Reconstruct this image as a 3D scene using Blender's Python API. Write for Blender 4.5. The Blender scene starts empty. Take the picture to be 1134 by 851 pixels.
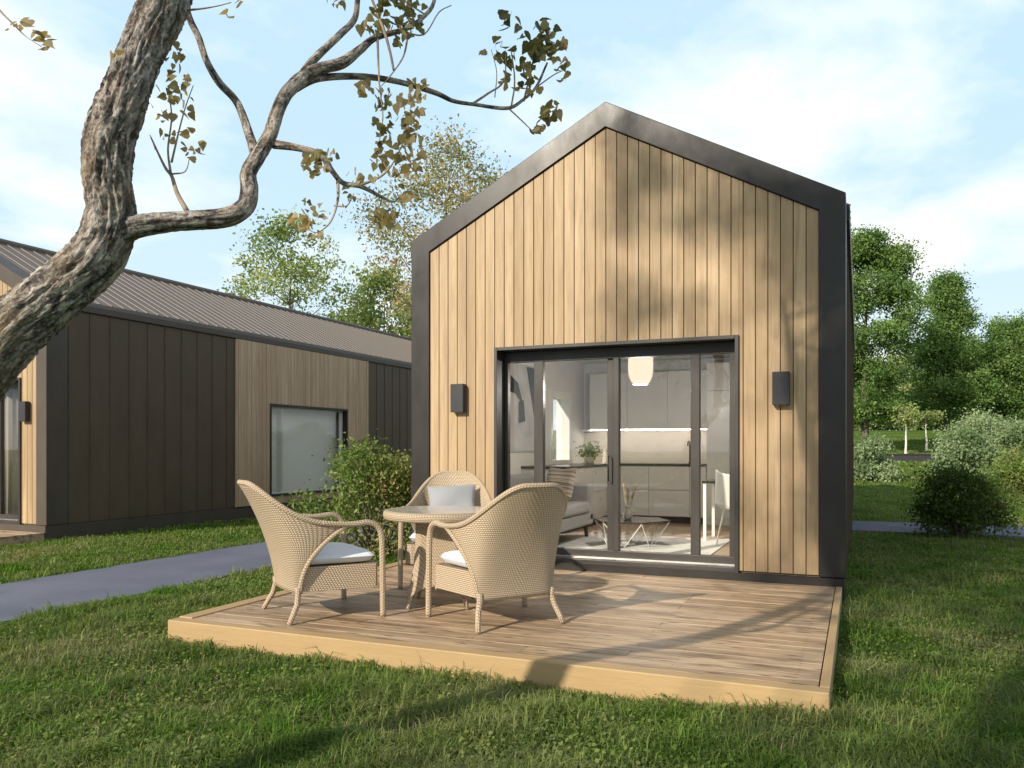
import bpy, math, random
import numpy as np
from mathutils import Vector, Matrix, noise

R = math.radians
random.seed(7)
rng = np.random.default_rng(11)
SC = bpy.context.scene
COL = SC.collection

# ------------------------------------------------------------------ camera frame
YAW = R(23.1)
CY, SY = math.cos(YAW), math.sin(YAW)
CAM_H = 1.35


def at(px, py, d):
    """world point seen at photo position (px, py) at a distance d along the view"""
    u = (px - 567) / 900
    return Vector(((CY * u - SY) * d, (SY * u + CY) * d, CAM_H + (495 - py) * d / 900))


def depth_of(x, y):
    return -SY * x + CY * y


def gz(x, y):
    """height of the ground: flat garden, then a gentle rise towards the far trees"""
    d = -SY * x + CY * y
    t = np.maximum(d - 19.0, 0.0)
    z = 0.038 * t * t / (t + 3.0)
    t2 = np.clip(d - 44.0, 0.0, 34.0)
    return z * np.where(d > 90, 1, 1) - np.maximum(d - 80, 0) * 0.037 + 0.022 * t2


# ------------------------------------------------------------------ mesh helpers
class MB:
    def __init__(self):
        self.v, self.f, self.m, self.uv = [], [], [], []

    def add(self, verts, faces, m=0, uv=None):
        b = len(self.v)
        self.v += [tuple(p) for p in verts]
        self.uv += uv if uv else [(0.0, 0.0)] * len(verts)
        for f in faces:
            self.f.append([i + b for i in f])
            self.m.append(m)
        return self

    def box(self, x0, x1, y0, y1, z0, z1, m=0, mat=None):
        vs = [(x, y, z) for z in (z0, z1) for y in (y0, y1) for x in (x0, x1)]
        if mat is not None:
            vs = [mat @ Vector(p) for p in vs]
        return self.add(vs, [(0, 2, 3, 1), (4, 5, 7, 6), (0, 1, 5, 4), (2, 6, 7, 3), (0, 4, 6, 2), (1, 3, 7, 5)], m)

    def prism(self, poly, y0, y1, m=0):
        """polygon in (x, z), counter-clockwise seen from -y, extruded along y"""
        n = len(poly)
        vs = [(x, y0, z) for x, z in poly] + [(x, y1, z) for x, z in poly]
        fs = [list(range(n)), list(range(2 * n - 1, n - 1, -1))]
        for i in range(n):
            j = (i + 1) % n
            fs.append([i, i + n, j + n, j])
        return self.add(vs, fs, m)

    def tube(self, pts, rad, seg=12, m=0, cap=True):
        pts = [Vector(p) for p in pts]
        n = len(pts)
        if not hasattr(rad, '__len__'):
            rad = [rad] * n
        t0 = (pts[1] - pts[0]).normalized()
        nrm = t0.orthogonal().normalized()
        vs, uv, L = [], [], 0.0
        for i in range(n):
            t = (pts[min(i + 1, n - 1)] - pts[max(i - 1, 0)]).normalized()
            nrm = (nrm - t * nrm.dot(t)).normalized()
            bn = t.cross(nrm)
            if i:
                L += (pts[i] - pts[i - 1]).length
            for k in range(seg):
                a = 2 * math.pi * k / seg
                vs.append(pts[i] + (nrm * math.cos(a) + bn * math.sin(a)) * rad[i])
                uv.append((L, abs(k / seg - .5) * 2 * math.pi * rad[i]))
        fs = []
        for i in range(n - 1):
            for k in range(seg):
                k2 = (k + 1) % seg
                fs.append([i * seg + k, i * seg + k2, (i + 1) * seg + k2, (i + 1) * seg + k])
        if cap:
            fs.append(list(range(seg - 1, -1, -1)))
            fs.append([(n - 1) * seg + k for k in range(seg)])
        return self.add(vs, fs, m, uv)

    def lathe(self, prof, seg=32, c=(0, 0), m=0):
        vs, fs, uv = [], [], []
        n = len(prof)
        L = 0
        for i, (r, z) in enumerate(prof):
            if i:
                L += math.hypot(r - prof[i - 1][0], z - prof[i - 1][1])
            for k in range(seg):
                a = 2 * math.pi * k / seg
                vs.append((c[0] + r * math.cos(a), c[1] + r * math.sin(a), z))
                uv.append((abs(k / seg - .5) * 2 * math.pi * max(r, .1), L))
        for i in range(n - 1):
            for k in range(seg):
                k2 = (k + 1) % seg
                fs.append([i * seg + k, i * seg + k2, (i + 1) * seg + k2, (i + 1) * seg + k])
        return self.add(vs, fs, m, uv)

    def grid(self, fn, nu, nv, m=0, flip=False):
        vs, uv, fs = [], [], []
        for j in range(nv + 1):
            for i in range(nu + 1):
                p, q = fn(i / nu, j / nv)
                vs.append(p)
                uv.append(q)
        w = nu + 1
        for j in range(nv):
            for i in range(nu):
                f = [j * w + i, j * w + i + 1, (j + 1) * w + i + 1, (j + 1) * w + i]
                fs.append(f[::-1] if flip else f)
        return self.add(vs, fs, m, uv)

    def build(self, name, mats, parent=None, smooth=False, bevel=0.0, solid=0.0, loc=None, sub=0, seg=2):
        me = bpy.data.meshes.new(name)
        me.from_pydata(self.v, [], self.f)
        mats = mats if isinstance(mats, (list, tuple)) else [mats]
        for mt in mats:
            me.materials.append(mt)
        me.polygons.foreach_set('material_index', self.m)
        uvl = me.uv_layers.new(name='UVMap')
        li = np.empty(len(me.loops), dtype=np.int32)
        me.loops.foreach_get('vertex_index', li)
        uvl.data.foreach_set('uv', np.array(self.uv, dtype=np.float32)[li].ravel())
        if smooth:
            me.polygons.foreach_set('use_smooth', [True] * len(me.polygons))
        me.update()
        o = bpy.data.objects.new(name, me)
        COL.objects.link(o)
        if parent is not None:
            o.parent = parent
        if loc is not None:
            o.location = loc
        if solid:
            md = o.modifiers.new('solid', 'SOLIDIFY')
            md.thickness = solid
            md.offset = -1
        if bevel:
            md = o.modifiers.new('bevel', 'BEVEL')
            md.width = bevel
            md.segments = seg
            md.limit_method = 'ANGLE'
            md.angle_limit = R(40)
            md.harden_normals = False
        if sub:
            md = o.modifiers.new('sub', 'SUBSURF')
            md.levels = sub
            md.render_levels = sub
        return o


def np_mesh(name, verts, faces, mat, parent=None, attr=None, smooth=False):
    """verts (N,3); faces (M,k) of one size; attr: {name: per-vertex floats}"""
    me = bpy.data.meshes.new(name)
    n, (m, k) = len(verts), faces.shape
    me.vertices.add(n)
    me.vertices.foreach_set('co', np.ascontiguousarray(verts, dtype=np.float32).ravel())
    me.loops.add(m * k)
    me.loops.foreach_set('vertex_index', np.ascontiguousarray(faces, dtype=np.int32).ravel())
    me.polygons.add(m)
    me.polygons.foreach_set('loop_start', np.arange(0, m * k, k, dtype=np.int32))
    me.polygons.foreach_set('loop_total', np.full(m, k, dtype=np.int32))
    if smooth:
        me.polygons.foreach_set('use_smooth', np.ones(m, dtype=bool))
    for an, av in (attr or {}).items():
        a = me.attributes.new(an, 'FLOAT', 'POINT')
        a.data.foreach_set('value', np.ascontiguousarray(av, dtype=np.float32))
    me.materials.append(mat)
    me.update(calc_edges=True)
    me.validate()
    o = bpy.data.objects.new(name, me)
    COL.objects.link(o)
    if parent is not None:
        o.parent = parent
    return o


def thing(name, label, cat, loc=(0, 0, 0), rz=0.0, group=None):
    o = bpy.data.objects.new(name, None)
    o.empty_display_size = .2
    COL.objects.link(o)
    o.location = loc
    o.rotation_euler = (0, 0, rz)
    return tag(o, label, cat, group)


def tag(o, label, cat, group=None):
    o['label'] = label
    o['category'] = cat
    if group:
        o['group'] = group
    return o


def kind(o, k):
    o['kind'] = k
    return o


def copy_tree(o, parent=None):
    c = o.copy()
    COL.objects.link(c)
    if parent is not None:
        c.parent = parent
    for ch in [x for x in bpy.data.objects if x.parent == o]:
        copy_tree(ch, c)
    return c


def spline(pts, n=8):
    """Catmull-Rom through (x, y, z, r) tuples"""
    P = [np.array(p, dtype=float) for p in pts]
    P = [2 * P[0] - P[1]] + P + [2 * P[-1] - P[-2]]
    out = []
    for i in range(1, len(P) - 2):
        for k in range(n):
            t = k / n
            a, b, c, d = P[i - 1], P[i], P[i + 1], P[i + 2]
            out.append(.5 * ((2 * b) + (c - a) * t + (2 * a - 5 * b + 4 * c - d) * t * t + (3 * b - a - 3 * c + d) * t ** 3))
    out.append(P[-2])
    return out


# ------------------------------------------------------------------ materials
class NT:
    def __init__(self, name):
        self.mat = bpy.data.materials.new(name)
        self.mat.use_nodes = True
        self.t = self.mat.node_tree
        self.b = self.t.nodes['Principled BSDF']
        self.out = self.t.nodes['Material Output']

    def n(self, typ, **kw):
        nd = self.t.nodes.new('ShaderNode' + typ)
        for k, v in kw.items():
            if k.startswith('i_'):
                nd.inputs[k[2:].replace('_', ' ')].default_value = v
            else:
                setattr(nd, k, v)
        return nd

    def l(self, a, b):
        self.t.links.new(a, b)

    def math(self, op, a, b=None, clamp=False):
        nd = self.n('Math', operation=op, use_clamp=clamp)
        for i, x in enumerate((a, b)):
            if x is None:
                continue
            if isinstance(x, (int, float)):
                nd.inputs[i].default_value = x
            else:
                self.l(x, nd.inputs[i])
        return nd.outputs[0]

    def coords(self, scale=(1, 1, 1), out='Object'):
        tc = self.n('TexCoord')
        mp = self.n('Mapping')
        mp.inputs['Scale'].default_value = scale
        self.l(tc.outputs[out], mp.inputs['Vector'])
        return mp.outputs[0]

    def noise(self, vec, scale, detail=4, rough=.55, typ=None, dist=0.0):
        nd = self.n('TexNoise')
        if typ:
            nd.noise_type = typ
        nd.inputs['Scale'].default_value = scale
        nd.inputs['Detail'].default_value = detail
        nd.inputs['Roughness'].default_value = rough
        nd.inputs['Distortion'].default_value = dist
        if vec is not None:
            self.l(vec, nd.inputs['Vector'])
        return nd.outputs[0]

    def ramp(self, fac, stops):
        nd = self.n('ValToRGB')
        e = nd.color_ramp.elements
        while len(e) < len(stops):
            e.new(.5)
        for s, (p, c) in zip(e, stops):
            s.position = p
            s.color = (*c, 1) if len(c) == 3 else c
        self.l(fac, nd.inputs[0])
        return nd.outputs[0]

    def mix(self, fac, a, b, typ='MIX'):
        nd = self.n('Mix', data_type='RGBA', blend_type=typ)
        for sock, x in ((nd.inputs[0], fac), (nd.inputs[6], a), (nd.inputs[7], b)):
            if isinstance(x, (int, float)):
                sock.default_value = x
            elif isinstance(x, tuple):
                sock.default_value = (*x, 1)
            else:
                self.l(x, sock)
        return nd.outputs[2]

    def island(self):
        return self.n('NewGeometry').outputs['Random Per Island']

    def attr(self, name):
        nd = self.n('Attribute')
        nd.attribute_name = name
        return nd.outputs['Fac']

    def base(self, col):
        if isinstance(col, tuple):
            self.b.inputs['Base Color'].default_value = (*col, 1)
        else:
            self.l(col, self.b.inputs['Base Color'])

    def rough(self, r):
        if isinstance(r, (int, float)):
            self.b.inputs['Roughness'].default_value = r
        else:
            self.l(r, self.b.inputs['Roughness'])

    def bump(self, h, dist=.01, strength=1.0):
        nd = self.n('Bump')
        nd.inputs['Distance'].default_value = dist
        nd.inputs['Strength'].default_value = strength
        self.l(h, nd.inputs['Height'])
        self.l(nd.outputs[0], self.b.inputs['Normal'])


def plain(name, col, rough=.5, metal=0.0, var=.12, scale=6.0, bump=0.0, bscale=60, spec=.5):
    m = NT(name)
    v = m.noise(m.coords(), scale, 5)
    lo, hi = tuple(c * (1 - var) for c in col), tuple(min(1, c * (1 + var)) for c in col)
    m.base(m.ramp(v, [(.3, lo), (.7, hi)]))
    rr = m.math('MULTIPLY_ADD', v, .2)
    rr.node.inputs[2].default_value = max(.02, rough - .1)
    m.rough(rr)
    m.b.inputs['Metallic'].default_value = metal
    m.b.inputs['Specular IOR Level'].default_value = spec
    if bump:
        m.bump(m.noise(m.coords(), bscale, 4), bump)
    return m.mat


def wood(name, a, b, dark, axis='z', rough=.55, knots=0.0, isl=.35, grain=1.0):
    """long-grained board timber; a..b its colour range, dark its grain colour"""
    m = NT(name)
    k = {'z': (9, 9, .55), 'x': (1.0, 11, 11), 'y': (9, .55, 9)}[axis]
    isd = m.island()
    off = m.n('Combine' + 'XYZ')
    m.l(m.math('MULTIPLY', isd, 37.0), off.inputs[0])
    m.l(m.math('MULTIPLY', isd, 91.0), off.inputs[1])
    m.l(m.math('MULTIPLY', isd, 53.0), off.inputs[2])
    va = m.n('VectorMath', operation='ADD')
    m.l(m.coords(k), va.inputs[0])
    m.l(off.outputs[0], va.inputs[1])
    vec = va.outputs[0]
    g1 = m.noise(vec, 1.3, 6, .6, dist=.4)
    g2 = m.noise(vec, 6.0, 4, .65, dist=.2)
    c = m.mix(m.math('MULTIPLY_ADD', isd, isl), a, b)
    c.node.inputs[0].links[0].from_node.inputs[2].default_value = .5 - isl / 2
    c = m.mix(m.ramp(g1, [(.35, (0, 0, 0)), (.75, (.75 * grain,) * 3)]), c, dark)
    c = m.mix(m.ramp(g2, [(.45, (0, 0, 0)), (.8, (.5 * grain,) * 3)]), c, dark)
    if knots:
        kk = {'z': (4, 4, 1.3), 'x': (1.3, 7, 7), 'y': (7, 1.3, 7)}[axis]
        va2 = m.n('VectorMath', operation='ADD')
        m.l(m.coords(kk), va2.inputs[0])
        m.l(off.outputs[0], va2.inputs[1])
        vo = m.n('TexVoronoi', voronoi_dimensions='2D')
        vo.inputs['Scale'].default_value = 1.6
        m.l(va2.outputs[0], vo.inputs['Vector'])
        c = m.mix(m.ramp(vo.outputs['Distance'], [(.05, (knots,) * 3), (.13, (0, 0, 0))]), c, tuple(x * .3 for x in dark))
        st = m.noise(m.coords({'z': (6, 6, .9), 'x': (.9, 6, 6), 'y': (6, .9, 6)}[axis]), 1.7, 5, .6)
        c = m.mix(m.ramp(st, [(.48, (0, 0, 0)), (.68, (knots * .85,) * 3)]), c, tuple(x * .55 for x in dark))
    m.base(c)
    m.rough(m.ramp(g2, [(0, (rough - .1,) * 3), (1, (rough + .15,) * 3)]))
    m.bump(g2, .0015)
    return m.mat


def wicker(name):
    m = NT(name)
    uv = m.n('UVMap').outputs[0]
    sp = m.n('SeparateXYZ')
    m.l(uv, sp.inputs[0])
    bq = m.math('MULTIPLY', sp.outputs[1], 78.0)
    row = m.math('FLOOR', bq)
    off = m.math('MULTIPLY', m.math('MODULO', row, 3.0), .3333)
    aq = m.math('ADD', m.math('MULTIPLY', sp.outputs[0], 49.0), off)
    sa = m.math('ABSOLUTE', m.math('SINE', m.math('MULTIPLY', aq, math.pi)))
    sb = m.math('ABSOLUTE', m.math('SINE', m.math('MULTIPLY', bq, math.pi)))
    h = m.math('MULTIPLY', m.math('POWER', sa, .6), m.math('POWER', sb, .6))
    nz = m.noise(m.coords(), 22, 3)
    cell = m.n('TexWhiteNoise', noise_dimensions='2D')
    cv = m.n('CombineXYZ')
    m.l(m.math('FLOOR', aq), cv.inputs[0])
    m.l(row, cv.inputs[1])
    m.l(cv.outputs[0], cell.inputs['Vector'])
    c = m.ramp(h, [(.12, (.15, .10, .06)), (.5, (.47, .365, .245)), (.95, (.64, .52, .365))])
    c = m.mix(m.math('MULTIPLY', cell.outputs[0], .5), c, (.43, .325, .215))
    c = m.mix(m.ramp(nz, [(.4, (0, 0, 0)), (.8, (.35,) * 3)]), c, (.42, .31, .2))
    m.base(c)
    m.rough(.6)
    m.bump(h, .0045)
    return m.mat


def metal_paint(name, col, rough=.42, spec=.5):
    m = NT(name)
    v = m.noise(m.coords((1, 1, .5)), 3.5, 6, .6)
    f = m.noise(m.coords(), 180, 2)
    m.base(m.mix(v, tuple(c * .72 for c in col), tuple(c * 1.32 for c in col)))
    m.rough(m.ramp(v, [(.3, (rough - .07,) * 3), (.7, (rough + .1,) * 3)]))
    m.b.inputs['Specular IOR Level'].default_value = spec
    m.bump(f, .0004)
    return m.mat


def glass(name, tint=(.93, .95, .94), refl=1.0):
    m = NT(name)
    t = m.t
    t.nodes.remove(m.b)
    lw = m.n('LayerWeight', i_Blend=.5)
    f = m.math('POWER', lw.outputs['Facing'], 5.0)
    f = m.math('MULTIPLY_ADD', f, .9 * refl)
    f.node.inputs[2].default_value = .045 * refl
    tr = m.n('BsdfTransparent')
    tr.inputs[0].default_value = (*tint, 1)
    gl = m.n('BsdfGlossy', i_Roughness=.0)
    wv = m.noise(m.coords(), 1.1, 1)
    bp = m.n('Bump', i_Distance=.004, i_Strength=.5)
    m.l(wv, bp.inputs['Height'])
    m.l(bp.outputs[0], gl.inputs['Normal'])
    ms = m.n('MixShader')
    m.l(f, ms.inputs[0])
    m.l(tr.outputs[0], ms.inputs[1])
    m.l(gl.outputs[0], ms.inputs[2])
    m.l(ms.outputs[0], m.out.inputs[0])
    return m.mat


def foliage(name, stops, transl=.35, rough=.55, tcol=None, spec=.2):
    m = NT(name)
    c = m.ramp(m.attr('tint'), stops)
    big = m.noise(m.coords((1, 1, 1)), .9, 3)
    c = m.mix(m.ramp(big, [(.35, (.0,) * 3), (.7, (.45,) * 3)]), c, tuple(x * 1.35 for x in stops[-1][1]))
    m.base(c)
    m.rough(rough)
    m.b.inputs['Specular IOR Level'].default_value = spec
    tr = m.n('BsdfTranslucent')
    tc = m.mix(1.0, c, tcol or (1.25, 1.35, .55), 'MULTIPLY')
    m.l(tc, tr.inputs[0])
    ms = m.n('MixShader')
    ms.inputs[0].default_value = transl
    m.l(m.b.outputs[0], ms.inputs[1])
    m.l(tr.outputs[0], ms.inputs[2])
    m.l(ms.outputs[0], m.out.inputs[0])
    return m.mat


def emitter(name, col, s):
    m = NT(name)
    m.base(col)
    m.b.inputs['Emission Color'].default_value = (*col, 1)
    m.b.inputs['Emission Strength'].default_value = s
    return m.mat


def fabric(name, col, var=.1, stripes=None):
    m = NT(name)
    w1 = m.noise(m.coords(), 260, 2)
    v = m.noise(m.coords(), 9, 4)
    c = m.mix(v, tuple(x * (1 - var) for x in col), tuple(min(1, x * (1 + var)) for x in col))
    if stripes:
        wv = m.noise(m.coords((.01, .01, 24)), 1.0, 3, .7)
        c = m.mix(m.ramp(wv, [(.47, (0, 0, 0)), (.52, (1, 1, 1))]), c, stripes)
    m.base(c)
    m.rough(.85)
    m.b.inputs['Sheen Weight'].default_value = .25
    m.bump(m.mix(.5, w1, v), .004)
    return m.mat


def bark(name):
    m = NT(name)
    uv = m.n('UVMap').outputs[0]
    mp = m.n('Mapping')
    mp.inputs['Scale'].default_value = (11, 42, 1)
    m.l(uv, mp.inputs['Vector'])
    r1 = m.noise(mp.outputs[0], 1.0, 6, .6, dist=.9)
    r2 = m.noise(m.coords(), 90, 5, .65)
    r3 = m.noise(m.coords(), 7, 4)
    h = m.math('ADD', m.math('MULTIPLY', r1, .8), m.math('MULTIPLY', r2, .35))
    c = m.ramp(h, [(.42, (.014, .012, .012)), (.52, (.085, .073, .066)), (.61, (.30, .265, .23)), (.74, (.56, .51, .45))])
    c = m.mix(m.ramp(r3, [(.45, (0, 0, 0)), (.7, (.5,) * 3)]), c, (.26, .19, .12))
    m.base(c)
    m.rough(.9)
    m.b.inputs['Specular IOR Level'].default_value = .15
    m.bump(h, .02)
    return m.mat


M = {}
M['cladding'] = wood('timber_cladding', (.325, .218, .114), (.49, .352, .20), (.225, .14, .068), 'z', isl=.9, grain=1.0)
M['grey_cladding'] = wood('greyed_timber_cladding', (.52, .34, .205), (.66, .46, .29), (.33, .205, .115), 'z', isl=1.0)
M['deck'] = wood('weathered_deck_timber', (.385, .27, .16), (.56, .415, .265), (.18, .108, .058), 'x', rough=.5, knots=.9, isl=1.1)
M['deck_trim'] = wood('golden_deck_timber', (.38, .255, .115), (.44, .31, .155), (.28, .175, .075), 'x', isl=.4, grain=.6)
M['deck_trim_y'] = wood('golden_deck_timber_long', (.38, .255, .115), (.44, .31, .155), (.28, .175, .075), 'y', isl=.4, grain=.6)
M['groove'] = plain('brown_timber_batten', (.15, .10, .055), .8)  # brown timber showing in the joints between the boards
M['frame'] = metal_paint('dark_bronze_metal', (.025, .022, .020), .33, .3)
M['backing'] = plain('black_membrane', (.02, .018, .016), .8)
M['side_metal'] = metal_paint('brown_black_metal_sheet', (.108, .076, .050), .5, .22)
M['warm_frame'] = metal_paint('warm_bronze_metal', (.080, .064, .050), .42, .3)
M['roof'] = metal_paint('grey_roof_metal', (.165, .140, .120), .55, .3)
M['door_frame'] = metal_paint('dark_bronze_aluminium', (.045, .039, .034), .38, .4)
M['surround'] = metal_paint('bronze_recess_shade', (.026, .023, .021), .45)  # bronze darkened: the shade of the door recess is put into the colour
M['alu'] = plain('bare_aluminium', (.62, .60, .57), .3, .9)
M['lamp'] = metal_paint('graphite_lamp_metal', (.034, .033, .037), .42, .3)
M['glass'] = glass('window_glass', (.97, .98, .975))
M['glass_side'] = glass('side_window_glass', (.99, .98, .96), 1.0)
M['white_wall'] = plain('white_plaster', (.74, .71, .67), .7, var=.03)
M['ceiling'] = plain('ceiling_paint', (.70, .67, .63), .7, var=.03)
M['splash'] = plain('beige_splashback', (.55, .49, .42), .3, var=.05)
M['cabinet'] = plain('satin_white_cabinet', (.70, .68, .65), .3, var=.02)
M['dark'] = plain('near_black_stone', (.03, .028, .026), .25, var=.3)
M['floor'] = wood('oak_floor', (.42, .30, .19), (.52, .38, .25), (.30, .2, .12), 'y', rough=.4, isl=.8)
M['rug'] = fabric('pale_rug', (.62, .60, .56))
M['sofa'] = fabric('grey_sofa_fabric', (.30, .29, .28))
M['white_fabric'] = fabric('white_cushion_fabric', (.70, .73, .77), .04)
M['grey_fabric'] = fabric('grey_cushion_fabric', (.27, .28, .29), .06)
M['stripe'] = fabric('striped_cushion_fabric', (.60, .52, .42), .06, (.22, .17, .13))
M['curtain'] = fabric('taupe_curtain_fabric', (.40, .35, .29), .1)
M['blind'] = fabric('pale_roller_blind', (.86, .83, .81), .03)
M['white_metal'] = plain('white_metal', (.78, .76, .72), .35, var=.03)
M['chrome'] = plain('brushed_steel', (.6, .6, .6), .2, 1.0)
M['wicker'] = wicker('woven_wicker')
M['table_glass'] = plain('frosted_table_glass', (.50, .46, .40), .10, var=.03, spec=.8)
M['bark'] = bark('rough_bark')
M['twig'] = plain('pale_twig', (.28, .22, .16), .8, var=.3, scale=30)
M['tree_bark'] = plain('garden_tree_bark', (.13, .10, .075), .9, var=.5, scale=9, bump=.02, bscale=14)
M['birch'] = plain('pale_sapling_bark', (.62, .58, .52), .7, var=.15)
M['pampas'] = plain('dry_pampas', (.52, .42, .28), .9, var=.2)
M['ceramic'] = plain('cream_ceramic', (.62, .55, .46), .4)
M['picture'] = plain('picture_canvas', (.46, .44, .42), .7, var=.25, scale=2.5)
M['ink'] = plain('picture_black_paint', (.02, .02, .02), .6)
M['pendant'] = emitter('paper_lantern', (1.0, .86, .66), .7)
M['led'] = emitter('led_strip', (1.0, .93, .82), 22.0)
M['stone_wall'] = plain('dark_planter_stone', (.035, .033, .034), .7)

# paving: blue-grey tarmac
m = NT('slate_grey_path')
n1 = m.noise(m.coords(), 1.2, 5)
n2 = m.noise(m.coords(), 160, 3, .7)
c = m.ramp(n1, [(.3, (.078, .086, .128)), (.7, (.135, .146, .196))])
c = m.mix(m.ramp(n2, [(.4, (0, 0, 0)), (.75, (.4,) * 3)]), c, (.24, .25, .28))
m.base(c)
m.rough(.75)
m.bump(n2, .004)
M['path'] = m.mat

# soil and turf under the blades
m = NT('turf')
n1 = m.noise(m.coords(), .35, 4)
n2 = m.noise(m.coords(), 9, 6, .7)
n3 = m.noise(m.coords(), 70, 4, .7)
c = m.ramp(n2, [(.3, (.024, .052, .008)), (.55, (.060, .115, .014)), (.75, (.11, .185, .024))])
c = m.mix(m.ramp(n1, [(.35, (0, 0, 0)), (.7, (.6,) * 3)]), c, (.145, .225, .024))
c = m.mix(m.ramp(n3, [(.55, (0, 0, 0)), (.8, (.5,) * 3)]), c, (.12, .145, .045))
m.base(c)
m.rough(.95)
m.b.inputs['Specular IOR Level'].default_value = .1
m.bump(m.mix(.5, n2, n3), .05)
M['turf'] = m.mat

M['grass'] = foliage('grass_blades', [(0, (.024, .060, .005)), (.4, (.062, .155, .012)), (.72, (.145, .27, .028)), (.86, (.17, .21, .05)), (1, (.36, .27, .18))], .36, .6, (1.1, 1.4, .3), .1)
M['near_leaf'] = foliage('poplar_leaves', [(0, (.05, .07, .025)), (.35, (.16, .16, .06)), (1, (.40, .32, .18))], .45, .45, (1.25, 1.05, .6))  # darkest stop is the green-grey of leaves in shade, put into the colour
M['leaf_a'] = foliage('bright_tree_leaves', [(0, (.035, .08, .018)), (.6, (.10, .185, .045)), (1, (.22, .31, .10))])
M['leaf_b'] = foliage('reddish_tree_leaves', [(0, (.10, .15, .055)), (.55, (.23, .27, .115)), (1, (.46, .34, .20))], tcol=(1.3, 1.15, .7))
M['leaf_c'] = foliage('light_tree_leaves', [(0, (.10, .17, .045)), (.6, (.22, .29, .09)), (1, (.42, .42, .19))])
M['leaf_d'] = foliage('dark_shrub_leaves', [(0, (.02, .045, .01)), (.6, (.05, .09, .02)), (1, (.14, .18, .04))])
M['leaf_e'] = foliage('silvery_shrub_leaves', [(0, (.09, .15, .06)), (.6, (.20, .28, .13)), (1, (.36, .42, .26))])
M['leaf_f'] = foliage('pink_tipped_shrub_leaves', [(0, (.06, .12, .02)), (.6, (.15, .24, .05)), (.93, (.24, .32, .09)), (1, (.34, .24, .13))])

# ------------------------------------------------------------------ ground, paths
def ground_axis(lo, hi, fine_lo, fine_hi, step):
    a = list(np.arange(fine_lo, fine_hi + 1e-6, step))
    b, s, x = [], step, fine_hi
    while x < hi:
        s *= 1.25
        x += s
        b.append(min(x, hi))
    d, s, x = [], step, fine_lo
    while x > lo:
        s *= 1.25
        x -= s
        d.append(max(x, lo))
    return np.array(d[::-1] + a + b)


gx = ground_axis(-420, 420, -40, 50, 1.0)
gy = ground_axis(-260, 520, -10, 100, 1.0)
X, Y = np.meshgrid(gx, gy)
V = np.stack([X, Y, gz(X, Y)], -1).reshape(-1, 3)
nx, ny = len(gx), len(gy)
I = np.arange(nx * ny).reshape(ny, nx)
F = np.stack([I[:-1, :-1], I[:-1, 1:], I[1:, 1:], I[1:, :-1]], -1).reshape(-1, 4)
kind(np_mesh('ground', V, F, M['turf'], smooth=True), 'structure')

kind(MB().box(-7.7, -6.02, -14, 26, -.05, .012).build('garden_path', M['path']), 'structure')
b = MB()
xs = np.linspace(-.1, 40, 41)
vs, fs = [], []
for x in xs:
    for y in (13.95, 15.75):
        vs.append((x, y, float(gz(x, y)) + .03))
for i in range(40):
    fs.append((2 * i, 2 * i + 2, 2 * i + 3, 2 * i + 1))
b.add(vs, fs)
kind(b.build('side_path', M['path'], solid=.05), 'structure')

# ------------------------------------------------------------------ houses
W, EZ, RZ = 2.13, 3.523, 4.654
SL = (RZ - EZ) / W
FW = .215


def roof_z(x, drop=0.0):
    return RZ - drop - SL * abs(x)


def wall_with_hole(mb, x0, x1, ya, yb, z0, z1, hole=None):
    """a wall slab along y, with one rectangular opening (y0, y1, z0, z1)"""
    if not hole:
        return mb.box(x0, x1, ya, yb, z0, z1)
    h0, h1, hz0, hz1 = hole
    mb.box(x0, x1, ya, h0, z0, z1)
    mb.box(x0, x1, h1, yb, z0, z1)
    mb.box(x0, x1, h0, h1, z0, hz0)
    mb.box(x0, x1, h0, h1, hz1, z1)
    return mb


def sconce(h, x, z):
    s = MB().box(x - .072, x + .072, -.062, .012, z - .145, z + .145).build('wall_lamp', M['lamp'], h, bevel=.004)
    MB().box(x - .05, x + .05, .012, .03, z - .06, z + .06).build('mounting_plate', M['frame'], s)
    MB().box(x - .045, x + .045, -.04, -.005, z - .147, z - .1452).build('lens', M['white_metal'], s)
    return s


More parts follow.
